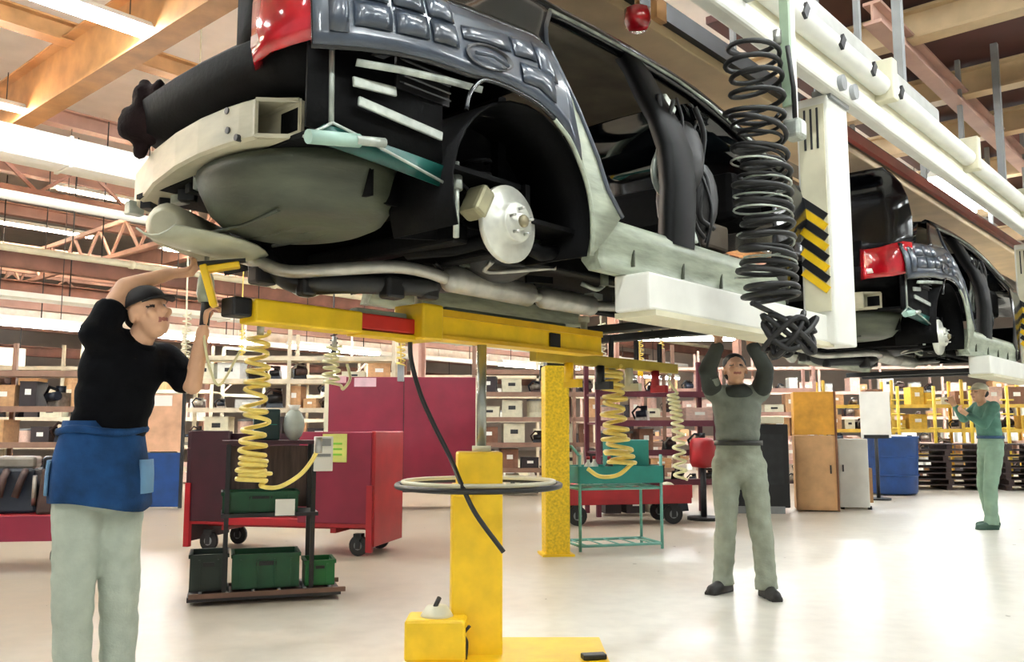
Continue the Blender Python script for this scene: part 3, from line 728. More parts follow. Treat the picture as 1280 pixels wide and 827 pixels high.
for x, h in ((.33, .13), (1.70, .12)):
    b = B(); b.cyl(lx(x, .2, 1.73), lx(x, .2, 1.73 + h), .022, 12); b.cyl(lx(x, .2, 1.73 + h*.7), lx(x, .2, 1.73 + h), .034, 12); b.obj('support_pin', M_cream, t)
b = B(); b.bar(lx(-.05, .24, 1.70), lx(.28, .24, 1.70), .06, .05); b.obj('slide_block', mat('pale_green_block', 'bcc9b2', .4), t, bevel=.01)
b = B(); b.bar(lx(.5, .22, 1.765), lx(1.5, .22, 1.765), .08, .04); b.obj('arm_rail', mat('grey_green_rail', '5d6a60', .45), t, bevel=.008)
R10 = -ANG + math.radians(6)
b = B(); b.box((0, 0, .52), (.235, .235, 1.04), rz=R10); col = b.obj('column', M_yellow, t, bevel=.012)
b = B(); b.box((-.02, -.0, .44), (.26, .25, .86), rz=R10); b.obj('outer_sleeve', M_yellow, col, bevel=.012)
b = B(); b.cyl((0.02, 0, 1.03), (0.02, 0, 1.62), .026, 16); b.obj('ram', mat('ram_grey', 'a8aca6', .25, metal=.7), t)
b = B(); b.cyl((0.02, 0, 1.035), (0.02, 0, 1.07), .05, 16); b.obj('ram_collar', M_cream, t)
Rw = Mx.Rotation(-ANG, 3, 'Z')
def lw(x, y, z): return Rw @ V((x, y, z))               # world-aligned offset inside the rotated fixture
b = B(); b.box(lw(.18, -.05, .015), (.95, .60, .03), rz=-ANG); b.obj('base_plate', M_yellow, t, bevel=.005)
b = B(); b.box(lw(-.20, -.18, .13), (.30, .22, .20), rz=-ANG); bx = b.obj('pump_box', M_yellow, t, bevel=.015)
b = B(); b.lathe([(0, .06), (.05, .055), (.075, .02), (.085, 0), (0, 0)], 16, lw(-.20, -.18, .225)); b.obj('pump_dome', M_cream, bx)
b = B(); b.tube([lw(-.21, -.2, .27), lw(-.185, -.22, .325)], .012, 8); b.obj('pump_lever', M_black, bx)
b = B(); b.tube(smooth_path([lw(-.05, -.26, .04), lw(-.045, -.26, .12), lw(-.06, -.265, .16), lw(-.03, -.265, .2)]), .008, 6); b.obj('pedal_hose', M_black, bx)
b = B(); b.box(lw(.58, -.22, .045), (.12, .06, .025), rz=.2 - ANG); b.obj('foot_pedal', M_black, t, bevel=.005)
hr = [lw(.43*math.cos(q), .43*math.sin(q), .865 + .006*math.sin(q)) for q in [2*PI*i/64 for i in range(64)]]
b = B(); b.tube(hr, .015, 10, closed=True); hp = b.obj('hoop', M_black, t)
b = B(); b.tube([lw(.40*math.cos(q), .40*math.sin(q), .883) for q in [2*PI*i/64 for i in range(64)]], .011, 8, closed=True); b.obj('hoop_highlight', M_cream, hp)  # pale ring painted in as the highlight on the hoop's upper inner edge
for q in (0, PI/2, PI, 3*PI/2):
    b = B(); b.bar(lw(.12*math.cos(q), .12*math.sin(q), .86), lw(.42*math.cos(q), .42*math.sin(q), .865), .025, .012); b.obj('hoop_spoke', M_dkgrey, hp)
b = B(); b.box(lw(-.07, -.14, .835), (.10, .05, .05), rz=-ANG); b.obj('hoop_bracket', M_yellow, t, bevel=.008)
# the black cable that falls from the arm through the hoop
b = B(); b.tube(smooth_path([(-.51, 4.36, 1.62), (-.505, 4.38, 1.50), (-.46, 4.42, 1.33), (-.39, 4.45, 1.17), (-.31, 4.42, 1.02), (-.24, 4.30, .88), (-.17, 4.26, .75), (-.04, 4.27, .575)]), .012, 8)
tag(b.obj('power_cable', M_rubber), 'black cable hanging from the yellow arm through the hoop', 'cable')
# second yellow column
t = thing('yellow_column', 'free-standing square yellow column with black cap near the teal cart', 'column', (.41, 8.36, 0), math.radians(8))
b = B(); b.box((0, 0, .88), (.23, .23, 1.76)); b.obj('post', mat('yellow_speckled', 'efc61f', .5, var=.18, scale=45), t, bevel=.012)
b = B(); b.box((0, 0, 1.79), (.19, .19, .06)); b.obj('post_cap', M_ycap, t, bevel=.01)
b = B(); b.box((0, 0, .01), (.3, .3, .02)); b.obj('foot_plate', M_yellow, t)

# ---------------------------------------------------------------- coiled hoses
def coil(pts_axis, n, r0, r1, steps=14, tight=1.0, jit=0, rnd=None):
    ax = smooth_path(pts_axis, 12); out = []; N = int(n * steps)
    L = len(ax) - 1
    for i in range(N + 1):
        f = (i / N) ** tight; k = f * L; j = min(int(k), L - 1); p = ax[j].lerp(ax[j+1], k - j)
        r = lerp(r0, r1, f); a = 2*PI*i/steps
        q = V((math.cos(a) * r, math.sin(a) * r, 0))
        if jit: q += V((NZ.noise((i*.05, 3, jit)), NZ.noise((i*.05, 9, jit)), NZ.noise((i*.06, 5, jit)))) * r * .45
        out.append(p + q)
    return out
def hose(name, label, paths, rad, m, fit=None, group='coiled air hoses', cat='hose'):
    loc = V(paths[0][0]); t = thing(name, label, cat, loc, 0, group)
    for i, p in enumerate(paths):
        b = B(); b.tube([V(q) - loc for q in p], rad, 7); b.obj('coil' if i == 0 else 'hose_tail', m, t)
    if fit:
        for f in fit:
            b = B(); b.cyl(V(f) - loc, V(f) - loc + V((0, 0, .07)), rad*1.7, 10); b.obj('fitting', M_steel, t)
    return t
p1 = coil([(-1.155, 3.98, 1.60), (-1.16, 3.98, 1.35), (-1.165, 3.98, 1.05), (-1.16, 3.97, .93)], 17, .045, .062, tight=.9, jit=1)
hose('coiled_hose', 'yellow coiled air hose hanging from the rear end of the yellow lift arm', [p1, smooth_path([p1[-1], (-1.12, 3.96, .905), (-1.04, 3.95, .90), (-.95, 3.95, .95), (-.90, 3.96, 1.01), (-.87, 3.97, 1.07)])], .010, M_hosey, [(-1.15, 3.98, 1.585), (-.87, 3.97, 1.05)])
p2 = coil([(.67, 5.85, 1.58), (.675, 5.85, 1.4), (.69, 5.85, 1.1), (.73, 5.85, .92)], 15, .06, .085, tight=.85, jit=2)
hose('coiled_hose', 'thick yellow coiled hose hanging above the teal cart', [p2, smooth_path([p2[-1], (.70, 5.85, .86), (.58, 5.85, .85), (.50, 5.87, .90)])], .014, M_hosey, [(.67, 5.85, 1.55)])
p3 = coil([(1.17, 6.39, 1.42), (1.20, 6.39, 1.2), (1.215, 6.39, .80)], 13, .036, .044, jit=0)
hose('coiled_hose', 'slim cream coiled hose hanging beside the worker in grey-green overalls', [p3, smooth_path([(1.15, 6.39, 1.58), (1.15, 6.39, 1.5), p3[0]])], .010, M_hosec, [(1.15, 6.39, 1.55)])
p4 = coil([(-1.08, 5.3, 1.66), (-1.10, 5.3, 1.55), (-1.08, 5.3, 1.42)], 6, .04, .05, jit=4)
hose('coiled_hose', 'short cream coiled hose with tools in front of the background racks', [p4, smooth_path([p4[-1], (-1.02, 5.3, 1.4), (-.98, 5.3, 1.46), (-1.0, 5.3, 1.55)])], .009, M_hosec, [(-1.08, 5.3, 1.65)])
# big black coil in front of the mast
pb = coil([(1.179, 4.127, 3.05), (1.191, 4.11, 2.72), (1.208, 4.093, 2.30), (1.213, 4.085, 1.96), (1.225, 4.085, 1.74)], 17.5, .128, .124, steps=20, jit=6)
rnd = random.Random(5); tg = [pb[-1]]
for i in range(46):
    a = i * .95 + rnd.uniform(-.3, .3)
    tg.append(V((1.302, 4.085, 1.60)) + V((math.cos(a)*rnd.uniform(.06, .13), math.sin(a)*rnd.uniform(.04, .10), math.sin(a*1.3)*rnd.uniform(.04, .11))))
hb = hose('coiled_hose', 'big black coiled hose hanging in front of the white mast', [pb, smooth_path(tg, 5)], .013, M_rubber, [(1.179 + .128, 4.127, 3.04)])
pb2 = coil([(1.191, 4.118, 2.68), (1.208, 4.10, 2.30), (1.217, 4.085, 1.92)], 11, .106, .11, steps=20, jit=8)
b = B(); b.tube([V(q) - hb.location for q in pb2], .009, 7); b.obj('second_coil', M_rubber, hb)
pb3 = coil([(1.20, 4.11, 2.47), (1.208, 4.10, 2.21), (1.217, 4.085, 1.87)], 6.5, .128, .128, steps=20, jit=3)
b = B(); b.tube([V(q) - hb.location for q in pb3], .005, 6); b.obj('bright_wire', M_plate, hb)
# bracket that carries it from the rail
t = thing('hose_hanger', 'pale green and white vertical hanger holding the black coiled hose', 'hanger', (1.37, 4.16, 2.58), ANG)
b = B(); b.box((0, 0, .43), (.065, .06, .80)); b.obj('hanger_strip', M_white, t, bevel=.01)
b = B(); b.box((-.05, -.01, .5), (.026, .045, .72)); b.obj('green_channel', mat('pale_green', '9fb59a', .4), t)
b = B(); b.box((0, -.02, .03), (.10, .09, .10)); b.obj('hose_clamp', M_plate, t, bevel=.02)
b = B(); b.bar((0, .02, .80), (0, .27, .80), .05, .05); b.obj('bracket_arm', M_plate, t)
b = B(); b.tube([(-.02, -.03, .06), (-.07, -.05, .22), (-.10, -.04, .42)], .012, 7); b.obj('hose_stub', M_rubber, t)
# small yellow rail pieces and tools that hang under the front of the car
t = thing('tool_rail', 'yellow-green tool rail under the front half of the first car', 'rail', LP(2.2, .35, 1.60), ANG)
b = B(); b.box((0, 0, 0), (1.62, .06, .07)); b.obj('rail_bar', mat('dull_yellow', 'b89f2e', .5), t, bevel=.008)
for i in range(5):
    b = B(); b.bar((-.6 + .3*i, 0, .03), (-.6 + .3*i, .0, .17), .025); b.obj('hanger', M_dkgrey, t)
for i in range(4):
    b = B(); b.cyl((-.5 + .33*i, -.03, -.03), (-.5 + .33*i, -.03, -.15), .03, 10); b.box((-.5 + .33*i, -.06, -.16), (.04, .12, .05)); b.obj('air_tool', [M_yellow, M_dkgrey, M_cream, M_red][i], t)
# ================================================================ people
M_skin = mat('skin', 'd3a483', .55, var=.08, scale=10)
M_eye = mat('eye_dark', '20150f', .3)
M_lip = mat('lip', '9e5f52', .5)
def frame(f, up=(0, 0, 1)):
    f = V(f).normalized(); r = f.cross(V(up)).normalized(); u2 = r.cross(f)
    return Mx((r, f, u2)).transposed()                     # columns: right, forward, up
def add_head(b, c, f, up, k=1.0, eyes=None):
    R = frame(f, up); c = V(c)
    def P(r, fo, u): return c + R @ V((r*k, fo*k, u*k))
    b.ell(P(0, -.012, .028), (.077*k, .097*k, .092*k), R, 18)
    b.ell(P(0, .018, -.045), (.060*k, .072*k, .072*k), R, 16)
    b.ell(P(0, .062, -.092), (.026*k, .024*k, .02*k), R, 10)            # chin
    b.ell(P(0, .078, .026), (.052*k, .016*k, .012*k), R, 10)             # brow
    b.cap(P(0, .082, .012), P(0, .104, -.026), .010*k, .015*k)            # nose
    b.ell(P(0, .079, -.058), (.024*k, .014*k, .011*k), R, 10)            # mouth
    for s in (-1, 1):
        b.ell(P(s*.040, .070, -.02), (.022*k, .02*k, .02*k), R, 10)       # cheek
        b.ell(P(s*.080, -.005, -.01), (.010*k, .020*k, .033*k), R, 10)    # ear
    return P
def add_hand(b, wr, d, nrm, curl=.5, k=1.0, thumb=1, spread=.1):
    d = V(d).normalized(); nrm = V(nrm); nrm = (nrm - d * nrm.dot(d)).normalized(); sd = d.cross(nrm)
    wr = V(wr)
    for i in range(4):                                                    # palm
        o = sd * (i - 1.5) * .019 * k
        b.cap(wr + o*.7, wr + d*.085*k + o, .016*k, .0135*k, 8)
    Ls = (.068, .078, .074, .058)
    for i in range(4):
        j = i if thumb > 0 else 3 - i
        p = wr + d*.088*k + sd*(i - 1.5)*.0205*k; a = .15; dd = d + sd*(i - 1.5)*spread*.5
        for q, fr in enumerate((.45, .3, .25)):
            a += curl * (1, 1.1, .8)[q]
            v = (dd*math.cos(a) + nrm*math.sin(a)).normalized() * Ls[j]*fr*k*1.15
            b.cap(p, p + v, .0095*k - .0008*q, .0088*k - .0009*q, 7); p = p + v
    p = wr + d*.028*k - sd*.022*k*thumb; v = (d*.6 - sd*.75*thumb + nrm*.35).normalized()
    b.cap(p, p + v*.045*k, .014*k, .011*k, 8); q = p + v*.045*k
    v2 = (d*.85 - sd*.25*thumb + nrm*.5).normalized(); b.cap(q, q + v2*.042*k, .011*k, .009*k, 8)
def limb(b, pts, rs):
    for i in range(len(pts) - 1): b.cap(pts[i], pts[i+1], rs[i], rs[i+1], 12)
def build_person(lab, J, face, up, hand_dirs, hand_nrm, mats, sleeves='short', hat=None, extras=None, chestf=None, hatmat=None, shirt_over=0, voxel=.0075, curl=.7, group=None, gloves=None):
    root_loc = V(J['root']); P = {k: V(v) - root_loc for k, v in J.items()}
    t = thing('person', lab, 'person', root_loc, 0, group)
    f = V(chestf); R = frame(f)
    b = B()
    hc = P['head']; hp = add_head(b, hc, face, up)
    limb(b, [P['neck'] - V((0, 0, .03)), hc - V((0, 0, .05)) - V(face)*.01], [.058, .052])
    ch = P['chest']; wa = P['waist']; pe = P['pelvis']
    axis = (ch - wa).normalized(); Rt = frame(f - axis*f.dot(axis), axis)
    b.ell(ch, (.155, .10, .17), Rt, 16); b.ell(wa, (.135, .095, .16), Rt, 16); b.ell(pe, (.15, .105, .13), R, 16)
    for s in 'RL':
        limb(b, [P['neck'] - axis*.06, P['sh'+s]], [.06, .058])
        limb(b, [P['sh'+s], P['el'+s], P['wr'+s]], [.052, .041, .028])
        add_hand(b, P['wr'+s], hand_dirs[s], hand_nrm[s], curl, 1.0, 1 if s == 'R' else -1)
        limb(b, [P['hip'+s], P['kn'+s], P['an'+s]], [.078, .053, .038])
        b.cap(P['an'+s] - V((0, 0, .03)), P['an'+s] + V(J['toe'+s])*.13 - V((0, 0, .05)), .035, .03)
    me = remesh(b, voxel, 4)
    body = put('body', me, [M_skin, M_eye, M_lip], t)
    ep = [hp(s*.033, .086, .006) for s in (-1, 1)]; lp = hp(0, .092, -.058)
    Rh = frame(face, up)
    for p in me.polygons:
        for e in ep:
            d = Rh.transposed() @ (p.center - e)
            if abs(d.x) < .014 and abs(d.z) < .0055 and d.y > -.03: p.material_index = 1
        d = Rh.transposed() @ (p.center - lp)
        if abs(d.x) < .024 and abs(d.z) < .008 and d.y > -.02: p.material_index = 2
    # shirt
    b = B()
    b.ell(ch + axis*.0, (.178, .122, .185), Rt, 18); b.ell((ch + wa)/2, (.168, .120, .17), Rt, 18); b.ell(wa, (.160, .118, .13), Rt, 18)
    if shirt_over: b.ell(pe + V((0, 0, .05)), (.172, .128, .14), R, 18)
    for s in 'RL':
        limb(b, [P['neck'] - axis*.075, P['sh'+s]], [.068, .072])
        limb(b, [ch + axis*.02, P['sh'+s]], [.10, .073])
        if sleeves == 'short':
            e = P['sh'+s].lerp(P['el'+s], .42 if s == 'R' else .68); limb(b, [P['sh'+s], e], [.072, .066])
            d = (P['el'+s] - P['sh'+s]).normalized(); b.tube([e, e + d*.035], [.068, .070], 14)
        else:
            limb(b, [P['sh'+s], P['el'+s], P['el'+s].lerp(P['wr'+s], .85)], [.072, .056, .042])
    sh = put('shirt', remesh(b, .011, 5, .006, 3), [mats['shirt']], t)
    if 'sleeve' in mats:
        for s in 'RL':
            b = B(); limb(b, [P['sh'+s].lerp(P['el'+s], .25), P['el'+s], P['el'+s].lerp(P['wr'+s], .9)], [.076, .060, .048]); put('sleeve', remesh(b, .011, 4, .008, 5), [mats['sleeve']], sh)
        b = B(); rr = []
        b.ell(ch + axis*.10 + f*.035, (.12, .095, .07), Rt, 14); put('yoke', remesh(b, .011, 4, .004, 5), [mats['sleeve']], sh)
    if 'collar' in mats:
        b = B(); n0 = P['neck']
        b.tube([n0 + Rt @ V((.068*math.cos(q), .062*math.sin(q) + .005, -.012 - .02*math.sin(q))) for q in [2*PI*i/20 for i in range(20)]], .014, 8, closed=True); b.obj('collar', mats['collar'], t)
    # trousers
    b = B(); b.ell(pe + V((0, 0, .03)), (.172, .126, .14), R, 18); b.ell(pe - V((0, 0, .05)), (.165, .125, .12), R, 18); b.ell(pe + V((0, 0, .11)), (.158, .118, .06), R, 18)
    for s in 'RL':
        kn, an, hi = P['kn'+s], P['an'+s], P['hip'+s]
        limb(b, [hi, kn], [.104, .080]); limb(b, [kn, an + V((0, 0, .02))], [.080, .070])
        b.tube([an + V((0, 0, .05)), an - V((0, 0, .035))], [.074, .080], 16)
    put('trousers', remesh(b, .011, 5, .010, 8), [mats['trousers']], t)
    if 'belt' in mats:
        b = B(); rows = []
        for z in (.115, .15): rows.append([pe + R @ V((.168*math.cos(q), .128*math.sin(q), z)) for q in [2*PI*i/28 for i in range(28)]])
        b.grid(rows, closeu=True); b.obj('belt', mats['belt'], t, solid=.008)
    # shoes
    for s in 'RL':
        b = B(); a = P['an'+s]; d = V(J['toe'+s]).normalized(); g = V((a.x, a.y, 0)) - V((0, 0, root_loc.z))
        b.cap(g - d*.05 + V((0, 0, .045)), g + d*.06 + V((0, 0, .048)), .045, .045); b.cap(g + d*.06 + V((0, 0, .042)), g + d*.16 + V((0, 0, .036)), .046, .036); b.cap(g - d*.03 + V((0, 0, .05)), g - d*.03 + V((0, 0, .10)), .045, .05)
        b.box(g + d*.055 + V((0, 0, .012)), (.26, .085, .024), rz=math.atan2(d.y, d.x))
        put('shoe', remesh(b, .009, 3), [mats['shoes']], t)
    # cap or hair
    Rh = frame(face, up)
    if hat == 'cap':
        b = B(); rows = []
        for i in range(7):
            ph = PI/2 * i / 6; rows.append([hp(.085*math.cos(ph)*math.cos(q), -.012 + .104*math.cos(ph)*math.sin(q), .036 + .088*math.sin(ph)) for q in [2*PI*k/24 for k in range(24)]])
        b.grid(rows, closeu=True); cp = b.obj('cap', hatmat, t, solid=.006)
        b = B(); b.grid([[hp(.075*math.cos(q)*rr, .075 + .07*math.sin(q)*rr*(1 if rr > .5 else 0), .045 - .02*rr) for q in [PI*k/10 for k in range(11)]] for rr in (.2, .6, 1.0)]); b.obj('brim', hatmat, cp, solid=.006)
        b = B()
        b.ell(hp(0, -.052, .0), (.076, .062, .055), Rh, 16); put('hair', remesh(b, .01, 2), [mat('dark_hair', '17110e', .6)], t)
    else:
        b = B(); b.ell(hp(0, -.026, .045), (.086, .100, .085), Rh, 18); b.ell(hp(0, -.05, -.01), (.08, .065, .07), Rh, 14)
        put('hair', remesh(b, .009, 2, .004), [hatmat or mat('dark_hair', '17110e', .6)], t)
    if extras: extras(t, P, R, Rt, hp)
    return t

M_khaki = mat('khaki_trousers', 'a9b2a4', .85, var=.1, scale=12, bump=.25, bscale=90)
M_blackt = mat('black_tshirt', '06070b', .9, var=.25, scale=10, bump=.2, bscale=80, spec=.12)
M_denim = mat('blue_denim', '163b66', .85, var=.3, scale=9, bump=.3, bscale=70, spec=.2)
M_overall = mat('grey_green_overall', '747b70', .85, var=.14, scale=12, bump=.25, bscale=80)
M_overtr = mat('grey_green_trousers', '8f9585', .85, var=.12, scale=12, bump=.25, bscale=80)
M_shoe = mat('dark_shoe', '1d1a18', .5)
def ex1(t, P, R, Rt, hp):
    pe = P['pelvis']; rows = []
    n = 40
    for i, (z, rx, ry) in enumerate([(.22, .156, .120), (.16, .164, .128), (.08, .180, .146), (0, .192, .160), (-.07, .197, .166), (-.11, .196, .166)]):
        row = []
        for k in range(n):
            q = 2*PI*k/n; fl = 1 + .035 * (i/5) * math.sin(q*7) + .02*math.sin(q*3 + i)
            row.append(pe + R @ V((rx*math.cos(q)*fl, ry*math.sin(q)*fl, z - .03*math.sin(q)*(i/5) + (.02*math.sin(2*q) if i == 5 else 0))))
        rows.append(row)
    b = B(); b.grid(rows, closeu=True); j = b.obj('work_apron', M_denim, t, solid=.012)
    b = B(); b.tube([pe + R @ V((.170*math.cos(q), .134*math.sin(q), .18 + .008*math.sin(3*q))) for q in [2*PI*i/30 for i in range(30)]], .016, 8, closed=True); b.obj('waistband', M_denim, j)
    for q0 in (-.5, 2.4):
        b = B(); rr = []
        for z, k in ((.06, 1.02), (0, 1.045), (-.08, 1.05)):
            rr.append([pe + R @ V((.198*k*math.cos(q0 + a), .162*k*math.sin(q0 + a), z)) for a in (-.35, -.17, 0, .17, .35)])
        b.grid(rr); b.obj('pocket', mat('faded_denim', '5d86a8', .8, var=.2), j, solid=.012)
J1 = dict(root=(-1.73, 3.70, 0), pelvis=(-1.715, 3.70, .97), waist=(-1.69, 3.70, 1.18), chest=(-1.655, 3.71, 1.40), neck=(-1.60, 3.72, 1.535), head=(-1.548, 3.70, 1.645),
    shR=(-1.70, 3.57, 1.54), elR=(-1.655, 3.70, 1.76), wrR=(-1.505, 3.80, 1.835),
    shL=(-1.535, 3.86, 1.465), elL=(-1.385, 3.80, 1.345), wrL=(-1.335, 3.76, 1.575),
    hipR=(-1.775, 3.65, .90), knR=(-1.785, 3.66, .48), anR=(-1.79, 3.70, .09), hipL=(-1.665, 3.76, .90), knL=(-1.655, 3.79, .48), anL=(-1.665, 3.84, .09),
    toeR=(.85, -.5, 0), toeL=(.9, -.35, 0))
build_person('worker in black T-shirt and blue apron reaching up under the car tail', J1, (.80, -.55, .30), (-.32, .05, 1), {'R': (.85, .05, .08), 'L': (.12, -.05, 1)}, {'R': (.1, .2, 1), 'L': (.8, .4, 0)},
    dict(shirt=M_blackt, trousers=M_khaki, shoes=M_shoe, collar=M_blackt), 'short', 'cap', ex1, (.70, -.60, 0), mat('dark_cap', '120d10', .8, var=.2), curl=.75)
# his air tool
t = thing('air_tool', 'grey pistol air tool held up by the worker in black T-shirt', 'tool', (-1.325, 3.745, 1.60))
b = B(); b.cyl((.0, 0, .0), (.005, 0, .12), .021, 12); b.obj('grip', M_dkgrey, t)
b = B(); b.tube([(.0, 0, .10), (.0, 0, .14), (.0, .0, .2), (.0, 0, .235)], [.03, .038, .034, .02], 14); b.obj('motor_body', mat('tool_grey_green', '9fa690', .4, metal=.3), t)
b = B(); b.cyl((0, 0, .23), (0, 0, .30), .011, 10); b.obj('drive_bit', M_steel, t)
b = B(); b.tube(smooth_path([(0, 0, .0), (.005, 0, -.08), (.03, .02, -.2), (.06, .06, -.25), (.12, .12, -.1)]), .006, 6); b.obj('air_line', M_hosec, t)
J2 = dict(root=(1.63, 6.35, 0), pelvis=(1.635, 6.38, .93), waist=(1.63, 6.38, 1.12), chest=(1.63, 6.38, 1.32), neck=(1.62, 6.37, 1.46), head=(1.615, 6.33, 1.59),
    shR=(1.46, 6.36, 1.43), elR=(1.385, 6.20, 1.575), wrR=(1.44, 6.10, 1.74), shL=(1.80, 6.36, 1.43), elL=(1.80, 6.20, 1.58), wrL=(1.68, 6.10, 1.74),
    hipR=(1.54, 6.38, .90), knR=(1.525, 6.36, .48), anR=(1.52, 6.46, .09), hipL=(1.73, 6.38, .90), knL=(1.755, 6.30, .48), anL=(1.775, 6.26, .09), toeR=(-.7, -.7, 0), toeL=(.1, -1, 0))
build_person('worker in grey-green overalls standing with both arms raised under the car', J2, (-.1, -.95, .28), (0, .25, 1), {'R': (.15, .1, 1), 'L': (-.12, .1, 1)}, {'R': (.5, -.9, 0), 'L': (-.5, -.9, 0)},
    dict(shirt=M_overall, sleeve=mat('charcoal_sleeve', '2f342f', .85, var=.25), trousers=M_overtr, shoes=M_shoe, belt=mat('dark_belt', '2c2b26', .6), collar=mat('dark_collar', '23251f', .8)), 'long', None, None, (-.1, -1, 0), None, voxel=.0085)
def ex3(t, P, R, Rt, hp): pass
J3 = dict(root=(5.68, 10.55, 0), pelvis=(5.72, 10.55, .94), waist=(5.71, 10.55, 1.13), chest=(5.69, 10.55, 1.33), neck=(5.65, 10.54, 1.47), head=(5.60, 10.52, 1.60),
    shR=(5.68, 10.73, 1.43), elR=(5.50, 10.72, 1.30), wrR=(5.36, 10.66, 1.46), shL=(5.68, 10.37, 1.43), elL=(5.54, 10.34, 1.22), wrL=(5.38, 10.40, 1.34),
    hipR=(5.71, 10.64, .90), knR=(5.66, 10.65, .49), anR=(5.74, 10.66, .09), hipL=(5.71, 10.46, .90), knL=(5.63, 10.45, .49), anL=(5.61, 10.44, .09), toeR=(-1, .05, 0), toeL=(-1, -.1, 0))
build_person('worker in green shirt and pale cap by the dark pallet stack', J3, (-.95, -.25, .1), (0, 0, 1), {'R': (-.3, 0, .9), 'L': (-.7, .1, .5)}, {'R': (-.5, -.6, 0), 'L': (-.3, .3, .8)},
    dict(shirt=mat('green_shirt', '5d8c7c', .85, var=.2, scale=8), trousers=mat('green_grey_trousers', '84a08a', .85, var=.12), shoes=mat('green_shoe', '3d5a4c', .6), belt=mat('blue_belt', '2a4a6a', .7)), 'long', 'cap', ex3, (-.97, -.22, 0), mat('pale_cap', 'd8d6bb', .8), voxel=.01)
# ================================================================ carts, stands and boxes on the floor
def wheel(parent, x, y, r, wd=.04, m=M_rubber, nm='caster'):
    b = B(); b.cyl((x, y - wd/2, r), (x, y + wd/2, r), r, 18); w0 = b.obj(nm, m, parent)
    b = B(); b.cyl((x, y - wd/2 - .004, r), (x, y + wd/2 + .004, r), r*.45, 12); b.obj('wheel_hub', M_grey, w0)
    b = B(); b.box((x, y, r*1.9), (r*.9, wd*1.9, r*.5)); b.box((x, y - wd*.85, r*1.4), (r*.5, .008, r*1.4)); b.box((x, y + wd*.85, r*1.4), (r*.5, .008, r*1.4)); b.obj('caster_fork', M_dkgrey, w0)
def crate(label, loc, rz, size, m, group='parts crates', nm='parts_crate'):
    x, y, z = size; t = thing(nm, label, 'crate', loc, rz, group)
    b = B(); tk = .012
    b.box((0, 0, tk/2), (x, y, tk))
    for s in (-1, 1):
        b.box((s*(x/2 - tk/2), 0, z/2), (tk, y, z)); b.box((0, s*(y/2 - tk/2), z/2), (x - 2*tk, tk, z))
    bo = b.obj('crate_shell', m, t)
    b = B()
    for s in (-1, 1):
        b.box((s*x/2, 0, z - .012), (.018, y + .018, .024)); b.box((0, s*y/2, z - .012), (x + .018, .018, .024))
    b.obj('rim', m, t)
    k = max(2, int(x/.11))
    for i in range(k):
        c = B(); c.box((-x/2 + x*(i + .5)/k, -y/2 - .003, z*.45), (.012, .012, z*.8)); c.obj('rib', m, t)
    c = B(); c.box((0, -y/2 - .002, z*.72), (x*.3, .008, z*.12)); c.obj('hand_slot', M_black, t)
    return t
# --- red trolley (behind the parts stand)
rz = math.radians(-13)
t = thing('red_trolley', 'dark red parts trolley with solid side panels behind the green crates', 'trolley', (-2.12, 8.72, 0), rz); t.scale = (.93, 1, 1)
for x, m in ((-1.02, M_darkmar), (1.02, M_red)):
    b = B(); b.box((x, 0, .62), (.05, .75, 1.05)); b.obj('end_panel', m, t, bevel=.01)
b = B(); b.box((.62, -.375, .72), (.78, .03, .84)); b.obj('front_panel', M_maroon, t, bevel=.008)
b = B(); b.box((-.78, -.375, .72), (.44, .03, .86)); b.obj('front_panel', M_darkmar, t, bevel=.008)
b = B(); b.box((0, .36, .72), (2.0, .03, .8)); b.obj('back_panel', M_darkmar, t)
b = B(); b.box((0, 0, .30), (2.08, .76, .08)); b.obj('chassis', M_red, t, bevel=.01)
b = B(); b.box((0, 0, .24), (2.0, .06, .06)); b.box((-.6, 0, .24), (.06, .7, .06)); b.box((.6, 0, .24), (.06, .7, .06)); b.obj('under_frame', M_red, t)
b = B(); b.box((0, 0, 1.02), (2.0, .72, .03)); b.obj('shelf', M_darkmar, t)
for x in (-.82, .84):
    for y in (-.27, .27): wheel(t, x, y, .095)
for x in (-1.0, 1.0):
    b = B(); b.box((x, -.38, .35), (.06, .05, .6)); b.obj('corner_post', M_red, t)
b = B(); b.box((.62, -.394, .99), (.26, .006, .26)); s0 = b.obj('sticker', mat('yellow_green_sticker', 'c9c96a', .6), t)
b = B()
for k in range(3): b.box((.62, -.399, .93 + .05*k), (.16, .004, .018))
b.obj('sticker_print', mat('green_print', '6fae2e', .6), s0)
for k in range(4):
    b = B(); b.box((.25 + .18*k, -.2, .375 + .02*(k % 2)), (.13, .22, .09)); b.obj('loose_part', [M_cream, M_dkgrey, M_card, M_red][k], t, bevel=.01)
for k in range(3):
    b = B(); b.ell((-.86 + .17*k, -.3, .385), (.075, .07, .045), n=10); b.obj('loose_part', [M_pink, M_plate, M_maroon][k], t)
# --- maroon board trolley
t = thing('board_trolley', 'tall maroon panel trolley with small white label behind the red trolley', 'trolley', (-1.62, 13.0, 0), math.radians(3))
b = B(); b.box((0, 0, 1.15), (2.18, .05, 1.58)); pn = b.obj('panel', M_maroon, t, bevel=.01)
b = B(); b.box((-.55, -.03, 1.86), (.32, .008, .13)); b.obj('label_plate', mat('pale_pink_label', 'd9b4bc', .6), pn)
b = B(); b.box((.02, -.028, 1.15), (.012, .006, 1.5)); b.obj('panel_joint', M_darkmar, pn)
for x in (-1.11, 1.11):
    b = B(); b.box((x, 0, 1.05), (.06, .07, 1.8)); b.obj('edge_post', M_cream, t)
b = B(); b.box((-.96, 0, 1.90), (.26, .06, .10)); b.obj('corner_tab', mat('pink_tab', 'd7a6ac', .6), t)
b = B(); b.box((0, .25, .30), (2.2, .7, .08)); b.obj('chassis', M_dkgrey, t)
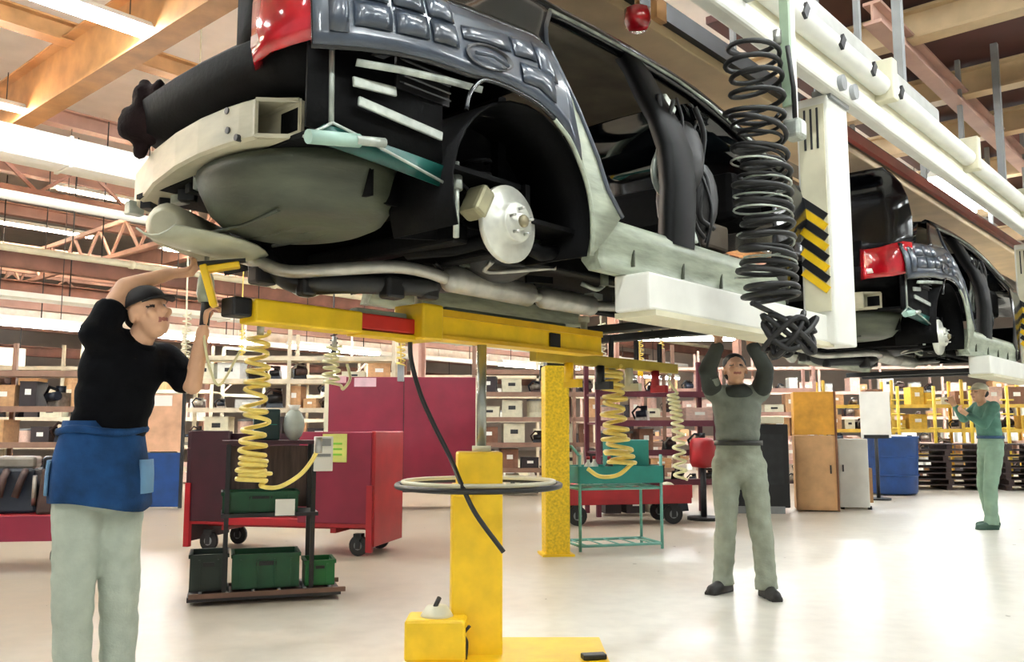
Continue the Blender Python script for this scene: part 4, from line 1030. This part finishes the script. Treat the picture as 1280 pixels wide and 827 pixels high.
b = B(); b.box((-.8, -.04, .33), (.36, .04, .12)); b.obj('white_plate', M_white, t)
for x in (-.9, .9):
    for y in (0, .5): wheel(t, x, y, .11)
# --- parts stand with crates
rz = math.radians(18)
t = thing('parts_stand', 'black two-level parts stand holding green crates in front of the red trolley', 'stand', (-1.72, 6.25, 0), rz)
b = B(); b.box((0, 0, .045), (1.0, .42, .03)); b.obj('base_shelf', M_dkgrey, t)
b = B(); b.box((.02, -.2, .065), (1.02, .03, .03)); b.box((.02, .2, .065), (1.02, .03, .03)); b.obj('base_edge', mat('brown_edge', '6f5345', .5), t)
for k in range(6):
    b = B(); b.cyl((-.42 + .17*k, -.19, .075), (-.42 + .17*k, .19, .075), .012, 8); b.obj('roller', M_grey, t)
for x in (-.27, .30):
    for y in (-.17, .17):
        b = B(); b.box((x, y, .56), (.03, .03, 1.02)); b.obj('post', M_black, t)
b = B(); b.box((.015, 0, .58), (.64, .4, .025)); b.obj('shelf', M_dkgrey, t)
b = B(); b.box((.015, 0, 1.07), (.66, .4, .025)); b.obj('top_shelf', M_darkmar, t)
b = B(); b.box((.015, .185, .82), (.6, .02, .44)); b.obj('back_board', mat('brown_slats', '5d4a42', .7, var=.3, scale=4, stretch=(9, 1, 1)), t)
b = B(); b.box((.11, -.21, .63), (.13, .008, .11)); b.obj('label_card', M_paper, t)
def on(t, x, y, z): return t.location + Mx.Rotation(t.rotation_euler.z, 3, 'Z') @ V((x, y, z))
CG = 'crates on the parts stand'
crate('near-black green crate at the end of the stand base shelf', on(t, -.37, -.0, .09), rz, (.24, .32, .24), mat('very_dark_green', '14231c', .5), CG)
crate('large dark green crate in the middle of the stand base shelf', on(t, .0, -.0, .09), rz, (.44, .32, .23), M_green, CG)
crate('small bright green crate on the stand base shelf', on(t, .36, -.03, .09), rz, (.2, .26, .17), mat('bright_crate_green', '14682f', .5), CG)
crate('dark green crate on the stand middle shelf beside the white label card', on(t, -.05, .0, .595), rz, (.5, .3, .14), M_green, CG)
t2 = thing('monitor_box', 'dark teal square box standing on top of the parts stand', 'box', on(t, -.02, .02, 1.083), rz)
b = B(); b.box((0, 0, .11), (.18, .12, .22)); b.obj('case', mat('dark_teal_box', '12312f', .4), t2, bevel=.01)
b = B(); b.box((0, -.062, .11), (.14, .006, .005)); b.obj('seam', M_teal, t2)
t2 = thing('parts_bag', 'pale clear bag of parts beside the dark teal box', 'bag', on(t, .17, .02, 1.083), rz)
b = B(); b.ell((0, 0, .11), (.075, .06, .115), n=14); b.obj('bag_body', mat('pale_plastic', 'cdd6cc', .25, var=.2), t2)
b = B(); b.cyl((0, 0, .2), (0, 0, .25), .02, 10, r2=.045); b.obj('bag_neck', M_paper, t2)
t2 = thing('document_holder', 'white document holder hanging at the end of the parts stand', 'holder', on(t, .36, -.19, .88), rz)
b = B(); b.box((0, 0, .11), (.13, .03, .24)); b.obj('sleeve', M_paper, t2, bevel=.004)
b = B(); b.box((0, -.018, .19), (.1, .006, .05)); b.box((0, -.018, .1), (.1, .006, .02)); b.obj('clip', M_grey, t2)
# --- teal cart
t = thing('teal_cart', 'teal tube-frame cart with shelves beside the free-standing yellow column', 'cart', (.98, 8.75, 0), math.radians(16))
for x in (-.42, .42):
    for y in (-.24, .24):
        b = B(); b.cyl((x, y, .02), (x, y, .92), .016, 8); b.obj('post', mat('pale_teal_tube', '6fae9f', .4), t)
for z, nm in ((.07, 'bottom_frame'), (.60, 'shelf_frame')):
    b = B()
    for y in (-.24, .24): b.cyl((-.42, y, z), (.42, y, z), .014, 8)
    for x in (-.42, .42): b.cyl((x, -.24, z), (x, .24, z), .014, 8)
    for k in range(5): b.cyl((-.34 + .17*k, -.24, z), (-.34 + .17*k, .24, z), .007, 6)
    b.obj(nm, mat('pale_teal_tube', '6fae9f', .4), t)
b = B(); b.box((0, 0, .66), (.86, .5, .025)); b.box((0, -.25, .73), (.86, .02, .16)); b.box((0, .25, .73), (.86, .02, .16)); b.box((-.43, 0, .73), (.02, .5, .16)); b.box((.43, 0, .73), (.02, .5, .16)); b.obj('tray', M_teal, t)
b = B(); b.box((.2, .1, .92), (.42, .2, .28)); b.obj('bin', M_teal, t, bevel=.01)
b = B(); b.tube([(-.43, -.24, .92), (-.5, -.24, 1.0), (-.5, .24, 1.0), (-.43, .24, .92)], .014, 8); b.obj('push_handle', mat('pale_teal_tube', '6fae9f', .4), t)
for k, (x, y, m) in enumerate([(-.28, -.1, M_white), (-.18, .0, M_white), (-.07, -.12, M_dkgrey)]):
    q = thing('spray_bottle', ['white bottle standing at the end of the teal cart tray', 'second white bottle on the teal cart tray', 'dark bottle on the teal cart tray'][k], 'bottle', on(t, x, y, .673), 0, 'bottles on the teal cart')
    b = B(); b.lathe([(0, 0), (.04, 0), (.04, .14), (.015, .18), (.015, .21), (0, .21)], 14); b.obj('bottle_body', m, q)
    b = B(); b.cyl((0, 0, .2), (0, 0, .23), .018, 10); b.obj('bottle_cap', M_red, q)
# --- red low dolly behind the teal cart
t = thing('red_dolly', 'low bright red dolly with round wheels behind the teal cart', 'dolly', (1.35, 11.2, 0), math.radians(12))
b = B(); b.box((0, 0, .30), (1.7, .6, .1)); b.obj('deck', M_red, t, bevel=.01)
b = B(); b.box((0, -.3, .4), (1.7, .03, .16)); b.obj('side_rail', M_red, t)
for x in (-.62, .62):
    for y in (-.24, .24): wheel(t, x, y, .12)
for k in range(5):
    b = B(); b.ell((-.6 + .3*k, -.1, .42), (.12, .1, .09), n=10); b.obj('load_part', [M_red, M_plate, M_darkmar, M_dkgrey, M_cream][k], t)
# --- left red cart with dark engine parts
t = thing('red_cart', 'low red cart loaded with dark engine parts at the hall edge', 'cart', (-4.25, 7.6, 0), math.radians(8))
b = B(); b.box((0, 0, .42), (1.5, .8, .1)); b.obj('deck', M_red, t, bevel=.01)
b = B(); b.box((0, -.4, .36), (1.5, .03, .2)); b.obj('side_rail', M_maroon, t)
for x in (-.55, .55):
    for y in (-.3, .3): wheel(t, x, y, .13)
b = B(); b.box((0, 0, .25), (1.4, .06, .06)); b.obj('axle_beam', M_dkgrey, t)
for x in (-.72, .72):
    b = B(); b.box((x, -.38, .3), (.05, .05, .5)); b.obj('corner_post', M_darkmar, t)
rn = random.Random(11)
M_eng = [mat('engine_dark', '1c1a1d', .4, metal=.4, var=.3), mat('engine_brown', '4a3530', .5, metal=.3, var=.3), mat('engine_alloy', '9a9288', .4, metal=.6, var=.2), mat('engine_navy', '1a2230', .4, var=.3)]
def engine(loc, k, label, group, rz=0, base=0):
    e = thing('engine_part', label, 'engine part', loc, rz, group)
    b = B(); b.box((0, 0, .16*k), (.42*k, .34*k, .32*k), taper=.85); b.obj('block', M_eng[base], e, bevel=.02*k)
    b = B(); b.box((0, 0, .36*k), (.36*k, .22*k, .09*k)); b.obj('head_cover', M_eng[(base + 3) % 4], e, bevel=.02*k)
    b = B(); b.cyl((-.24*k, 0, .16*k), (-.21*k, 0, .16*k), .11*k, 16); b.obj('pulley', M_eng[2], e)
    for q in range(3):
        b = B(); b.tube([((-.12 + .12*q)*k, -.15*k, .3*k), ((-.12 + .12*q)*k, -.24*k, .26*k), ((-.12 + .1*q)*k, -.25*k, .12*k)], .026*k, 8); b.obj('manifold_pipe', M_eng[1], e)
    return e
for k, (x, y) in enumerate([(-.5, -.12), (.0, -.1), (.48, -.14)]):
    engine(on(t, x, y, .47), 1.15, ('near-black', 'dark navy', 'brown')[k] + ' engine part with pulley sitting on the low red cart', 'engine parts on the red cart', math.radians(8 + 10*k), (0, 3, 1)[k])
# --- blue and tan board behind the left worker
t = thing('screen_board', 'upright screen with tan top half and blue lower half behind the worker in black T-shirt', 'screen', (-5.27, 13.3, 0), math.radians(4))
b = B(); b.box((0, 0, 1.27), (.56, .05, .86)); b.obj('tan_panel', mat('peach_board', 'd9ab8a', .7), t)
b = B(); b.box((0, 0, .42), (.56, .05, .80)); b.obj('blue_panel', M_blue, t)
for x in (-.3, .3):
    b = B(); b.box((x, 0, .87), (.04, .06, 1.74)); b.obj('frame_post', M_dkgrey, t)
b = B(); b.box((-.02, -.03, 1.6), (.3, .01, .16)); b.obj('notice', M_paper, t)
# --- right hand group: cabinets, drum, pallets
t = thing('tall_cabinet', 'tall tan cabinet with orange upper half beside the white cabinet', 'cabinet', (4.42, 12.95, 0), math.radians(-14))
b = B(); b.box((0, 0, .55), (.56, .5, 1.06)); b.obj('lower_body', M_tan, t, bevel=.008)
b = B(); b.box((0, 0, 1.40), (.56, .5, .62)); b.obj('upper_body', mat('orange_board', 'dfa23c', .6, var=.15), t, bevel=.008)
b = B(); b.box((0, -.255, .55), (.50, .012, .98)); dr = b.obj('door', M_tan, t)
b = B(); b.box((.2, -.265, .6), (.02, .02, .12)); b.obj('handle', M_dkgrey, dr)
b = B(); b.box((.29, 0, .86), (.03, .52, 1.7)); b.obj('edge_strip', mat('brown_strip', '7a4f30', .6), t)
t = thing('dark_cabinet', 'black machine cabinet behind the worker in grey-green overalls', 'cabinet', (3.45, 12.75, 0), math.radians(-8))
b = B(); b.box((0, 0, .66), (.95, .6, 1.16)); b.obj('case', M_black, t, bevel=.015)
b = B(); b.box((0, -.305, .75), (.8, .012, .7)); b.obj('door', M_dkgrey, t)
b = B(); b.box((0, -.05, .05), (.8, .52, .1)); b.obj('plinth', M_grey, t)
b = B(); b.box((.2, -.1, 1.3), (.45, .4, .1)); b.obj('top_tray', M_cream, t, bevel=.01)
t = thing('white_cabinet', 'waist-high white cabinet between the tan cabinet and the blue bin', 'cabinet', (5.08, 13.3, 0), math.radians(-12))
b = B(); b.box((0, 0, .53), (.44, .45, 1.0)); b.obj('case', M_white, t, bevel=.01)
b = B(); b.box((.0, -.23, .53), (.38, .012, .9)); dr = b.obj('door', M_white, t)
b = B(); b.box((-.14, -.245, .6), (.02, .02, .1)); b.obj('handle', M_dkgrey, dr)
b = B(); b.box((.24, 0, .35), (.06, .4, .5)); b.obj('side_pocket', M_card, t)
for x in (-.16, .22): 
    b = B(); b.cyl((x, -.18, 0), (x, -.18, .05), .03, 10); b.obj('foot', M_black, t)
t = thing('notice_board', 'white notice board on a post above the blue bin', 'board', (6.15, 14.9, 0), math.radians(-10))
b = B(); b.box((0, 0, 1.42), (.48, .03, .78)); b.obj('board', M_paper, t)
b = B(); b.cyl((0, .02, 0), (0, .02, 1.2), .03, 10); b.obj('post', M_dkgrey, t)
b = B(); b.cyl((0, .02, 0), (0, .02, .03), .2, 16); b.obj('base', M_dkgrey, t)
b = B(); b.box((0, -.02, 1.05), (.4, .01, .06)); b.obj('clip_rail', M_black, t)
t = thing('blue_bin', 'large round blue bin on the floor below the white notice board', 'bin', (6.95, 16.2, 0), .3)
b = B(); b.lathe([(0, .02), (.40, .02), (.42, .06), (.44, .5), (.46, 1.0), (.48, 1.02), (.48, 1.05), (.44, 1.05), (.43, .9)], 28); b.obj('shell', M_blue, t)
for z in (.35, .68):
    b = B(); b.lathe([(.435, z - .02), (.462, z), (.435 + .02, z + .02)], 28); b.obj('hoop', M_blue, t)
b = B(); b.ell((0, 0, .96), (.42, .42, .12), n=18); b.obj('liner_bag', M_paper, t)
def pallet_mesh():
    b = B()
    for k in range(5): b.box((0, -.44 + .22*k, .11), (1.2, .14, .025))
    for k in range(3): b.box((-.5 + .5*k, 0, .055), (.1, 1.0, .085))
    return b.mesh('pallet', M_dkp)
M_dkp = mat('dark_pallet_wood', '3a2c2a', .8, var=.3, scale=5, stretch=(1, 6, 6))
def pallet(loc, rz, label, first=[None]):
    t = thing('pallet', label, 'pallet', loc, rz, 'dark pallets stacked by the wall')
    if first[0] is None:
        b1 = B(); b1.box((0, 0, 0), (1.5, .15, .022)); b2 = B(); b2.box((0, 0, 0), (.1, 1.0, .085))
        first[0] = (b1.mesh('board', M_dkp), b2.mesh('bearer', M_dkp))
    for k in range(5):
        o = bpy.data.objects.new('board', first[0][0]); COL.objects.link(o); o.parent = t; o.location = (0, -.44 + .22*k, .099)
    for k in range(3):
        o = bpy.data.objects.new('bearer', first[0][1]); COL.objects.link(o); o.parent = t; o.location = (-.66 + .66*k, 0, .0435)
    return t
for (x, y, n) in ((8.6, 17.8, 8), (10.3, 17.5, 8)):
    for k in range(n):
        pallet((x + .03*math.sin(k*2.1), y, .112*k), math.radians(-8 + 2*math.sin(k)), 'dark wooden pallet in the stacks beside the blue bin')
t = thing('red_drum', 'bright red round canister beside the worker in grey-green overalls', 'canister', (2.5, 11.6, 0))
b = B(); b.cyl((0, 0, 0), (0, 0, .78), .04, 10); b.cyl((0, 0, 0), (0, 0, .04), .22, 16); b.obj('stand', M_dkgrey, t)
b = B(); b.lathe([(0, .66), (.14, .68), (.17, .74), (.17, .98), (.13, 1.05), (0, 1.06)], 20); b.obj('canister_body', M_red, t)
b = B(); b.cyl((0, 0, 1.05), (0, 0, 1.12), .04, 10); b.obj('valve', M_dkgrey, t)
# ================================================================ background racks
rb = random.Random(21)
BOXM = [M_cream, M_card, M_white, mat('pale_pink_box', 'd8b7a8', .7), mat('brown_box', '7c5540', .7), mat('dark_bin', '2a2022', .6), mat('warm_tan_box', 'c79a6c', .7), mat('light_grey_bin', 'c4c4bc', .6), mat('ochre_bin', 'cda63a', .6)]
unit = {}
def boxmesh(m):
    if m.name not in unit:
        b = B(); b.box((0, 0, .5), (1, 1, 1)); f = b.mesh('box_body', m)
        b = B(); b.box((0, -.505, .62), (.36, .02, .22)); g = b.mesh('box_label', M_paper if m not in (M_white, M_cream) else M_dkgrey)
        b = B(); b.box((0, 0, 1.0), (1.03, 1.03, .06)); h = b.mesh('box_lid', m)
        unit[m.name] = (f, g, h)
    return unit[m.name]
NB = [0]
def carton(loc, rz, d, m, label, group):
    t = thing('parts_box', label, 'box', loc, rz, group); t.scale = d
    for nm, me in zip(('box_body', 'box_label', 'box_lid'), boxmesh(m)):
        o = bpy.data.objects.new(nm, me); COL.objects.link(o); o.parent = t
    NB[0] += 1
    return t
def drum(loc, r, h, m, label, group):
    t = thing('parts_drum', label, 'drum', loc, 0, group); t.scale = (r, r, h)
    k = 'd' + m.name
    if k not in unit:
        b = B(); b.lathe([(0, 0), (.95, 0), (1, .05), (1, .3), (.95, .33), (1, .36), (1, .95), (.9, 1), (0, 1)], 14); f = b.mesh('drum_body', m)
        b = B(); b.lathe([(.97, .9), (1.05, .92), (1.05, 1.0), (.85, 1.03), (0, 1.03)], 14); g = b.mesh('drum_lid', M_grey)
        unit[k] = (f, g)
    for nm, me in zip(('drum_body', 'drum_lid'), unit[k]):
        o = bpy.data.objects.new(nm, me); COL.objects.link(o); o.parent = t
    return t
def loosepart(loc, rz, k, kind, label, group):
    t = thing('loose_part', label, 'machine part', loc, rz, group); t.scale = (k, k, k)
    q = 'l%d' % kind
    if q not in unit:
        r0 = random.Random(kind); b = B()
        b.box((0, 0, .35), (.8, .6, .7), taper=.8); f = b.mesh('casting', M_eng[kind % 4])
        b = B(); b.cyl((-.3, -.3, .5), (.35, -.3, .55), .2, 10); b.cyl((.1, 0, .6), (.1, 0, 1.0), .22, 10); g = b.mesh('flange', M_eng[(kind + 1) % 4])
        b = B(); b.tube([(-.4, -.2, .2), (-.55, -.3, .6), (-.2, -.35, .95), (.3, -.3, .8)], .07, 6); h = b.mesh('pipe', M_eng[(kind + 2) % 4])
        unit[q] = (f, g, h)
    for nm, me in zip(('casting', 'flange', 'pipe'), unit[q]):
        o = bpy.data.objects.new(nm, me); COL.objects.link(o); o.parent = t
    return t
def rack(x, y, rz, L, D, levels, mfr, label, where, fill=.9, palette=None, hi=None, mix=(.55, .72)):
    t = thing('storage_rack', label, 'rack', (x, y, 0), rz)
    H = hi or levels[-1] + .5
    n = max(2, int(round(L/1.6)) + 1)
    for i in range(n):
        for s in (-1, 1):
            b = B(); b.box((-L/2 + L*i/(n-1), s*D/2, H/2), (.06, .06, H)); b.obj('upright', mfr, t)
    for z in levels:
        b = B(); b.box((0, 0, z), (L, D, .03)); b.box((0, -D/2 - .015, z), (L, .03, .08)); b.obj('shelf', mfr, t)
    for z in [0.02] + list(levels[:-1] if hi is None else levels):
        nxt = [q for q in levels if q > z + .1]; room = (nxt[0] - z - .1) if nxt else .45
        p = -L/2 + .1
        while p < L/2 - .3:
            w0 = rb.uniform(.2, .46)
            if rb.random() < fill:
                h = min(room, rb.uniform(.16, .42)); m = rb.choice(palette or BOXM)
                q = V((x, y, 0)) + Mx.Rotation(rz, 3, 'Z') @ V((p + w0/2, -D/2 + .275 + rb.uniform(-.025, .03), z + .016))
                kd = rb.random()
                if kd < mix[0]: carton(q, rz + rb.uniform(-.09, .09), (w0*.92, .42, h), m, '%s box on the %s' % (KN[m.name], where), 'boxes on the ' + where)
                elif kd < mix[1]: drum(q, w0*.42, h, m, '%s drum on the %s' % (KN[m.name], where), 'drums on the ' + where)
                else:
                    kn = rb.randrange(4); loosepart(q, rz + rb.uniform(-.6, .6), min(w0*.95, h*1.05), kn, '%s casting on the %s' % (('near-black', 'brown', 'pale alloy', 'dark navy')[kn], where), 'castings on the ' + where)
            p += w0 + rb.uniform(.01, .08)
    return t
KN = {'cream_paint': 'cream', 'cardboard': 'brown cardboard', 'white_paint': 'white', 'pale_pink_box': 'pale pink', 'brown_box': 'dark brown', 'dark_bin': 'near-black', 'warm_tan_box': 'tan', 'light_grey_bin': 'light grey', 'ochre_bin': 'ochre yellow'}
DARKP = [BOXM[4], BOXM[5], BOXM[5], BOXM[3], M_cream, BOXM[6]]
PALE = [M_cream, M_white, BOXM[3], BOXM[6], BOXM[7], BOXM[5]]
M_rk1 = mat('rack_brown', '8a6a58', .6); M_rk2 = mat('rack_cream', 'd6c9ae', .6); M_rk3 = mat('rack_maroon', '5a1f2e', .6)
rack(-8.15, 12.6, math.radians(6), 4.6, .8, (.45, .95, 1.45, 1.95), M_rk1, 'brown rack of dark mixed parts behind the low red cart', 'brown rack behind the low red cart', .95, DARKP, mix=(.3, .42))
rack(-3.9, 15.6, math.radians(4), 3.6, .8, (.5, 1.0, 1.5, 2.0, 2.4), M_rk2, 'cream rack of pale boxes behind the red trolley', 'cream rack behind the red trolley', .92, PALE)
rack(1.1, 16.2, math.radians(2), 3.6, .8, (.45, .9, 1.35, 1.8, 2.2), M_rk1, 'brown rack behind the free-standing yellow column', 'brown rack behind the yellow column', .95, DARKP + [M_cream])
rack(1.95, 12.4, math.radians(10), 1.7, .6, (.45, .85, 1.25, 1.65), M_rk3, 'maroon rack above the red dolly', 'maroon rack above the red dolly', .95, [BOXM[5], BOXM[4], BOXM[3], M_cream])
rack(4.6, 19.0, math.radians(-3), 3.6, .8, (.5, 1.0, 1.5, 2.0), mat('rack_pink', 'b98f80', .6), 'pinkish rack of pale boxes behind the tan cabinet', 'pinkish rack behind the tan cabinet', .95, [BOXM[3], BOXM[6], M_card, M_cream])
rack(10.2, 20.2, math.radians(-8), 6.0, .8, (.6, 1.15, 1.7), mat('rack_yellow', 'd8b44a', .5), 'yellow rack behind the dark pallet stacks', 'yellow rack behind the pallet stacks', .85, [BOXM[8], BOXM[3], BOXM[6], M_cream, BOXM[4]], hi=2.3)
rack(-9.8, 19.5, math.radians(3), 6.4, .9, (.8, 1.4, 2.0, 2.5), M_rk2, 'tall cream rack deep in the hall behind the brown rack', 'tall cream rack deep in the hall', .8, PALE)
rack(-1.6, 22.5, 0, 7.5, .9, (.8, 1.4, 2.0, 2.5), M_rk2, 'long cream rack deep in the hall behind the maroon panel', 'long cream rack deep in the hall', .75, PALE)
rack(9.5, 25.0, math.radians(-5), 15.0, .9, (.8, 1.5, 2.2, 2.9), mat('rack_pale_pink', 'cfae9e', .6), 'very long pale pink rack across the far end behind the yellow rack', 'very long pale pink rack at the far end', .8, PALE + [BOXM[3], BOXM[3], M_card])
# yellow poles with hanging parts at the far right
YP = 'yellow poles behind the pallet stacks'
for k in range(6):
    x = 8.3 + .75*k; t = thing('guard_pole', 'yellow pole with cross pegs behind the pallet stacks', 'pole', (x, 18.9 - .06*k, 0), 0, YP)
    b = B(); b.cyl((0, 0, 0), (0, 0, 2.1), .035, 10); b.obj('pole', mat('pole_yellow', 'e3c13c', .5), t)
    b = B(); b.cyl((0, 0, 0), (0, 0, .03), .13, 12); b.obj('base', M_dkgrey, t)
    for q in range(3):
        b = B(); b.cyl((-.14, 0, 1.2 + .3*q), (.14, 0, 1.2 + .3*q), .018, 8); b.obj('peg', mat('pole_yellow', 'e3c13c', .5), t)
# parallel assembly line deep in the hall : hanging white frames
for k in range(5):
    x = -1 + 2.9*k
    t = thing('hanging_frame', 'white hanging carrier frame on the background line', 'frame', LP(x, 13.9, 1.9), ANG, 'hanging frames on the background line')
    b = B(); b.bar((-.5, 0, 0), (.5, 0, 0), .06); b.bar((-.5, 0, 0), (-.5, 0, 1.0), .05); b.bar((.5, 0, 0), (.5, 0, 1.0), .05); b.bar((-.5, 0, 1.0), (.5, 0, 1.0), .06); b.obj('frame_bars', M_cream, t)
    b = B(); b.bar((0, 0, 1.0), (0, 0, 1.6), .04); b.obj('drop_rod', M_white, t)
    b = B(); b.bar((-.5, 0, .05), (.5, 0, .95), .03); b.obj('brace', M_pink, t)
    b = B(); b.cyl((-.2, -.05, .35), (.25, -.05, .35), .1, 10); b.obj('held_part', [M_dkgrey, M_grey, M_card][k % 3], t)

# pendant switches on coiled cords and low work lights over the background stations
rd = random.Random(4)
for k, (x, y, zb) in enumerate([(-4.3, 11.5, 2.0), (-2.9, 14.2, 2.4), (-1.55, 12.2, 1.95), (-2.2, 16.5, 2.5), (.5, 14.5, 2.1), (1.3, 12.6, 2.0), (2.2, 15.0, 2.2), (3.0, 17.5, 2.3), (-5.2, 16.8, 2.4)]):
    t = thing('pendant_switch', ['yellow', 'dark', 'grey'][k % 3] + ' pendant switch on a coiled cord hanging over the background racks', 'pendant switch', (x, y, zb), 0, 'pendant switches over the background racks')
    zt = ROOF + .3; m = rd.choice([M_hosey, M_cream, M_dkgrey, M_cream])
    b = B(); b.tube(smooth_path([(0, 0, zt - zb), (.03, 0, (zt - zb)*.6), (-.03, .02, (zt - zb)*.3), (0, 0, .1)]), .012, 6); b.obj('cord', m, t)
    b = B(); b.box((0, 0, 0), (.09, .07, .24)); b.obj('switch_box', [M_yellow, M_dkgrey, M_grey][k % 3], t, bevel=.01)
    b = B(); b.tube(coil([(0, 0, .7), (0, 0, .1)], 8, .05, .06, 10), .010, 5); b.obj('coil', m, t)
for k in range(9):
    if k == 5: continue
    o = copy_tree(fx); x = -4 + 3.4*k; o.location = LP(x, 13.2, 3.0)
    o['label'] = 'low fluorescent work light over the background racks'; o['group'] = 'low work lights over the background racks'
    for c in o.children:
        if c.name.startswith('hanger_rod'): c.scale = (1, 1, 7.9); c.location.z = -.62
for k, (x, y) in enumerate([(6.5, -4.6), (10.5, -4.6), (14.5, -4.6), (18.5, -4.6), (12.0, .6)]):  # added fill lamps, mostly out of view, to brighten the right-hand floor
    o = copy_tree(fx); o.location = LP(x, y, 4.82)
    o['label'] = 'added fluorescent fill light under the dark platform deck'; o['group'] = 'added fill lights under the platform deck'
for k in range(4):  # added fill lamps that lift the dark far right background
    o = copy_tree(fx); o.location = (4.2 + 3.3*k, 21.2, 3.4); o.rotation_euler.z = 0
    o['label'] = 'added fluorescent fill light before the very long pale pink rack'; o['group'] = 'added fill lights before the far pink rack'
    for c in o.children:
        if c.name.startswith('hanger_rod'): c.scale = (1, 1, 11.0); c.location.z = -.91
for k in (0, 1, 2, 4, 5, 6):
    t = thing('station_sign', ['white', 'pinkish', 'cream'][k % 3] + ' station sign panel hung over the background racks', 'sign', LP(-3 + 3.1*k, 15.2, 2.55), ANG, 'station sign panels over the background racks')
    b = B(); b.box((0, 0, 0), (1.1, .03, .34)); b.obj('panel', [M_white, BOXM[3], M_cream][k % 3], t)
    for q in (-.45, .45):
        b = B(); b.cyl((q, 0, .15), (q, 0, .62), .008, 6); b.obj('hanger_wire', M_dkgrey, t)
# conduits and boxes at the right end of the overhead conveyor
for k, (x, y) in enumerate([(7.2, -1.75), (8.4, -2.0), (9.2, -2.6), (6.6, -2.3), (10.2, -2.2)]):
    t = thing('drop_conduit', 'grey vertical conduit with switch box beneath the dark platform deck', 'conduit', LP(x, y, 3.0), ANG, 'conduits beneath the platform deck')
    b = B(); b.cyl((0, 0, 0), (0, 0, 2.42), .045, 10); b.obj('conduit_pipe', M_grey, t)
    b = B(); b.box((.02, -.04, .25), (.2, .14, .4)); b.obj('switch_box', [M_white, M_grey, M_cream][k % 3], t, bevel=.01)
    b = B(); b.tube(smooth_path([(0, .05, .1), (.1, .1, -.25), (.2, .12, .1), (.22, .1, .8)]), .015, 6); b.obj('loop_cable', M_dkgrey, t)
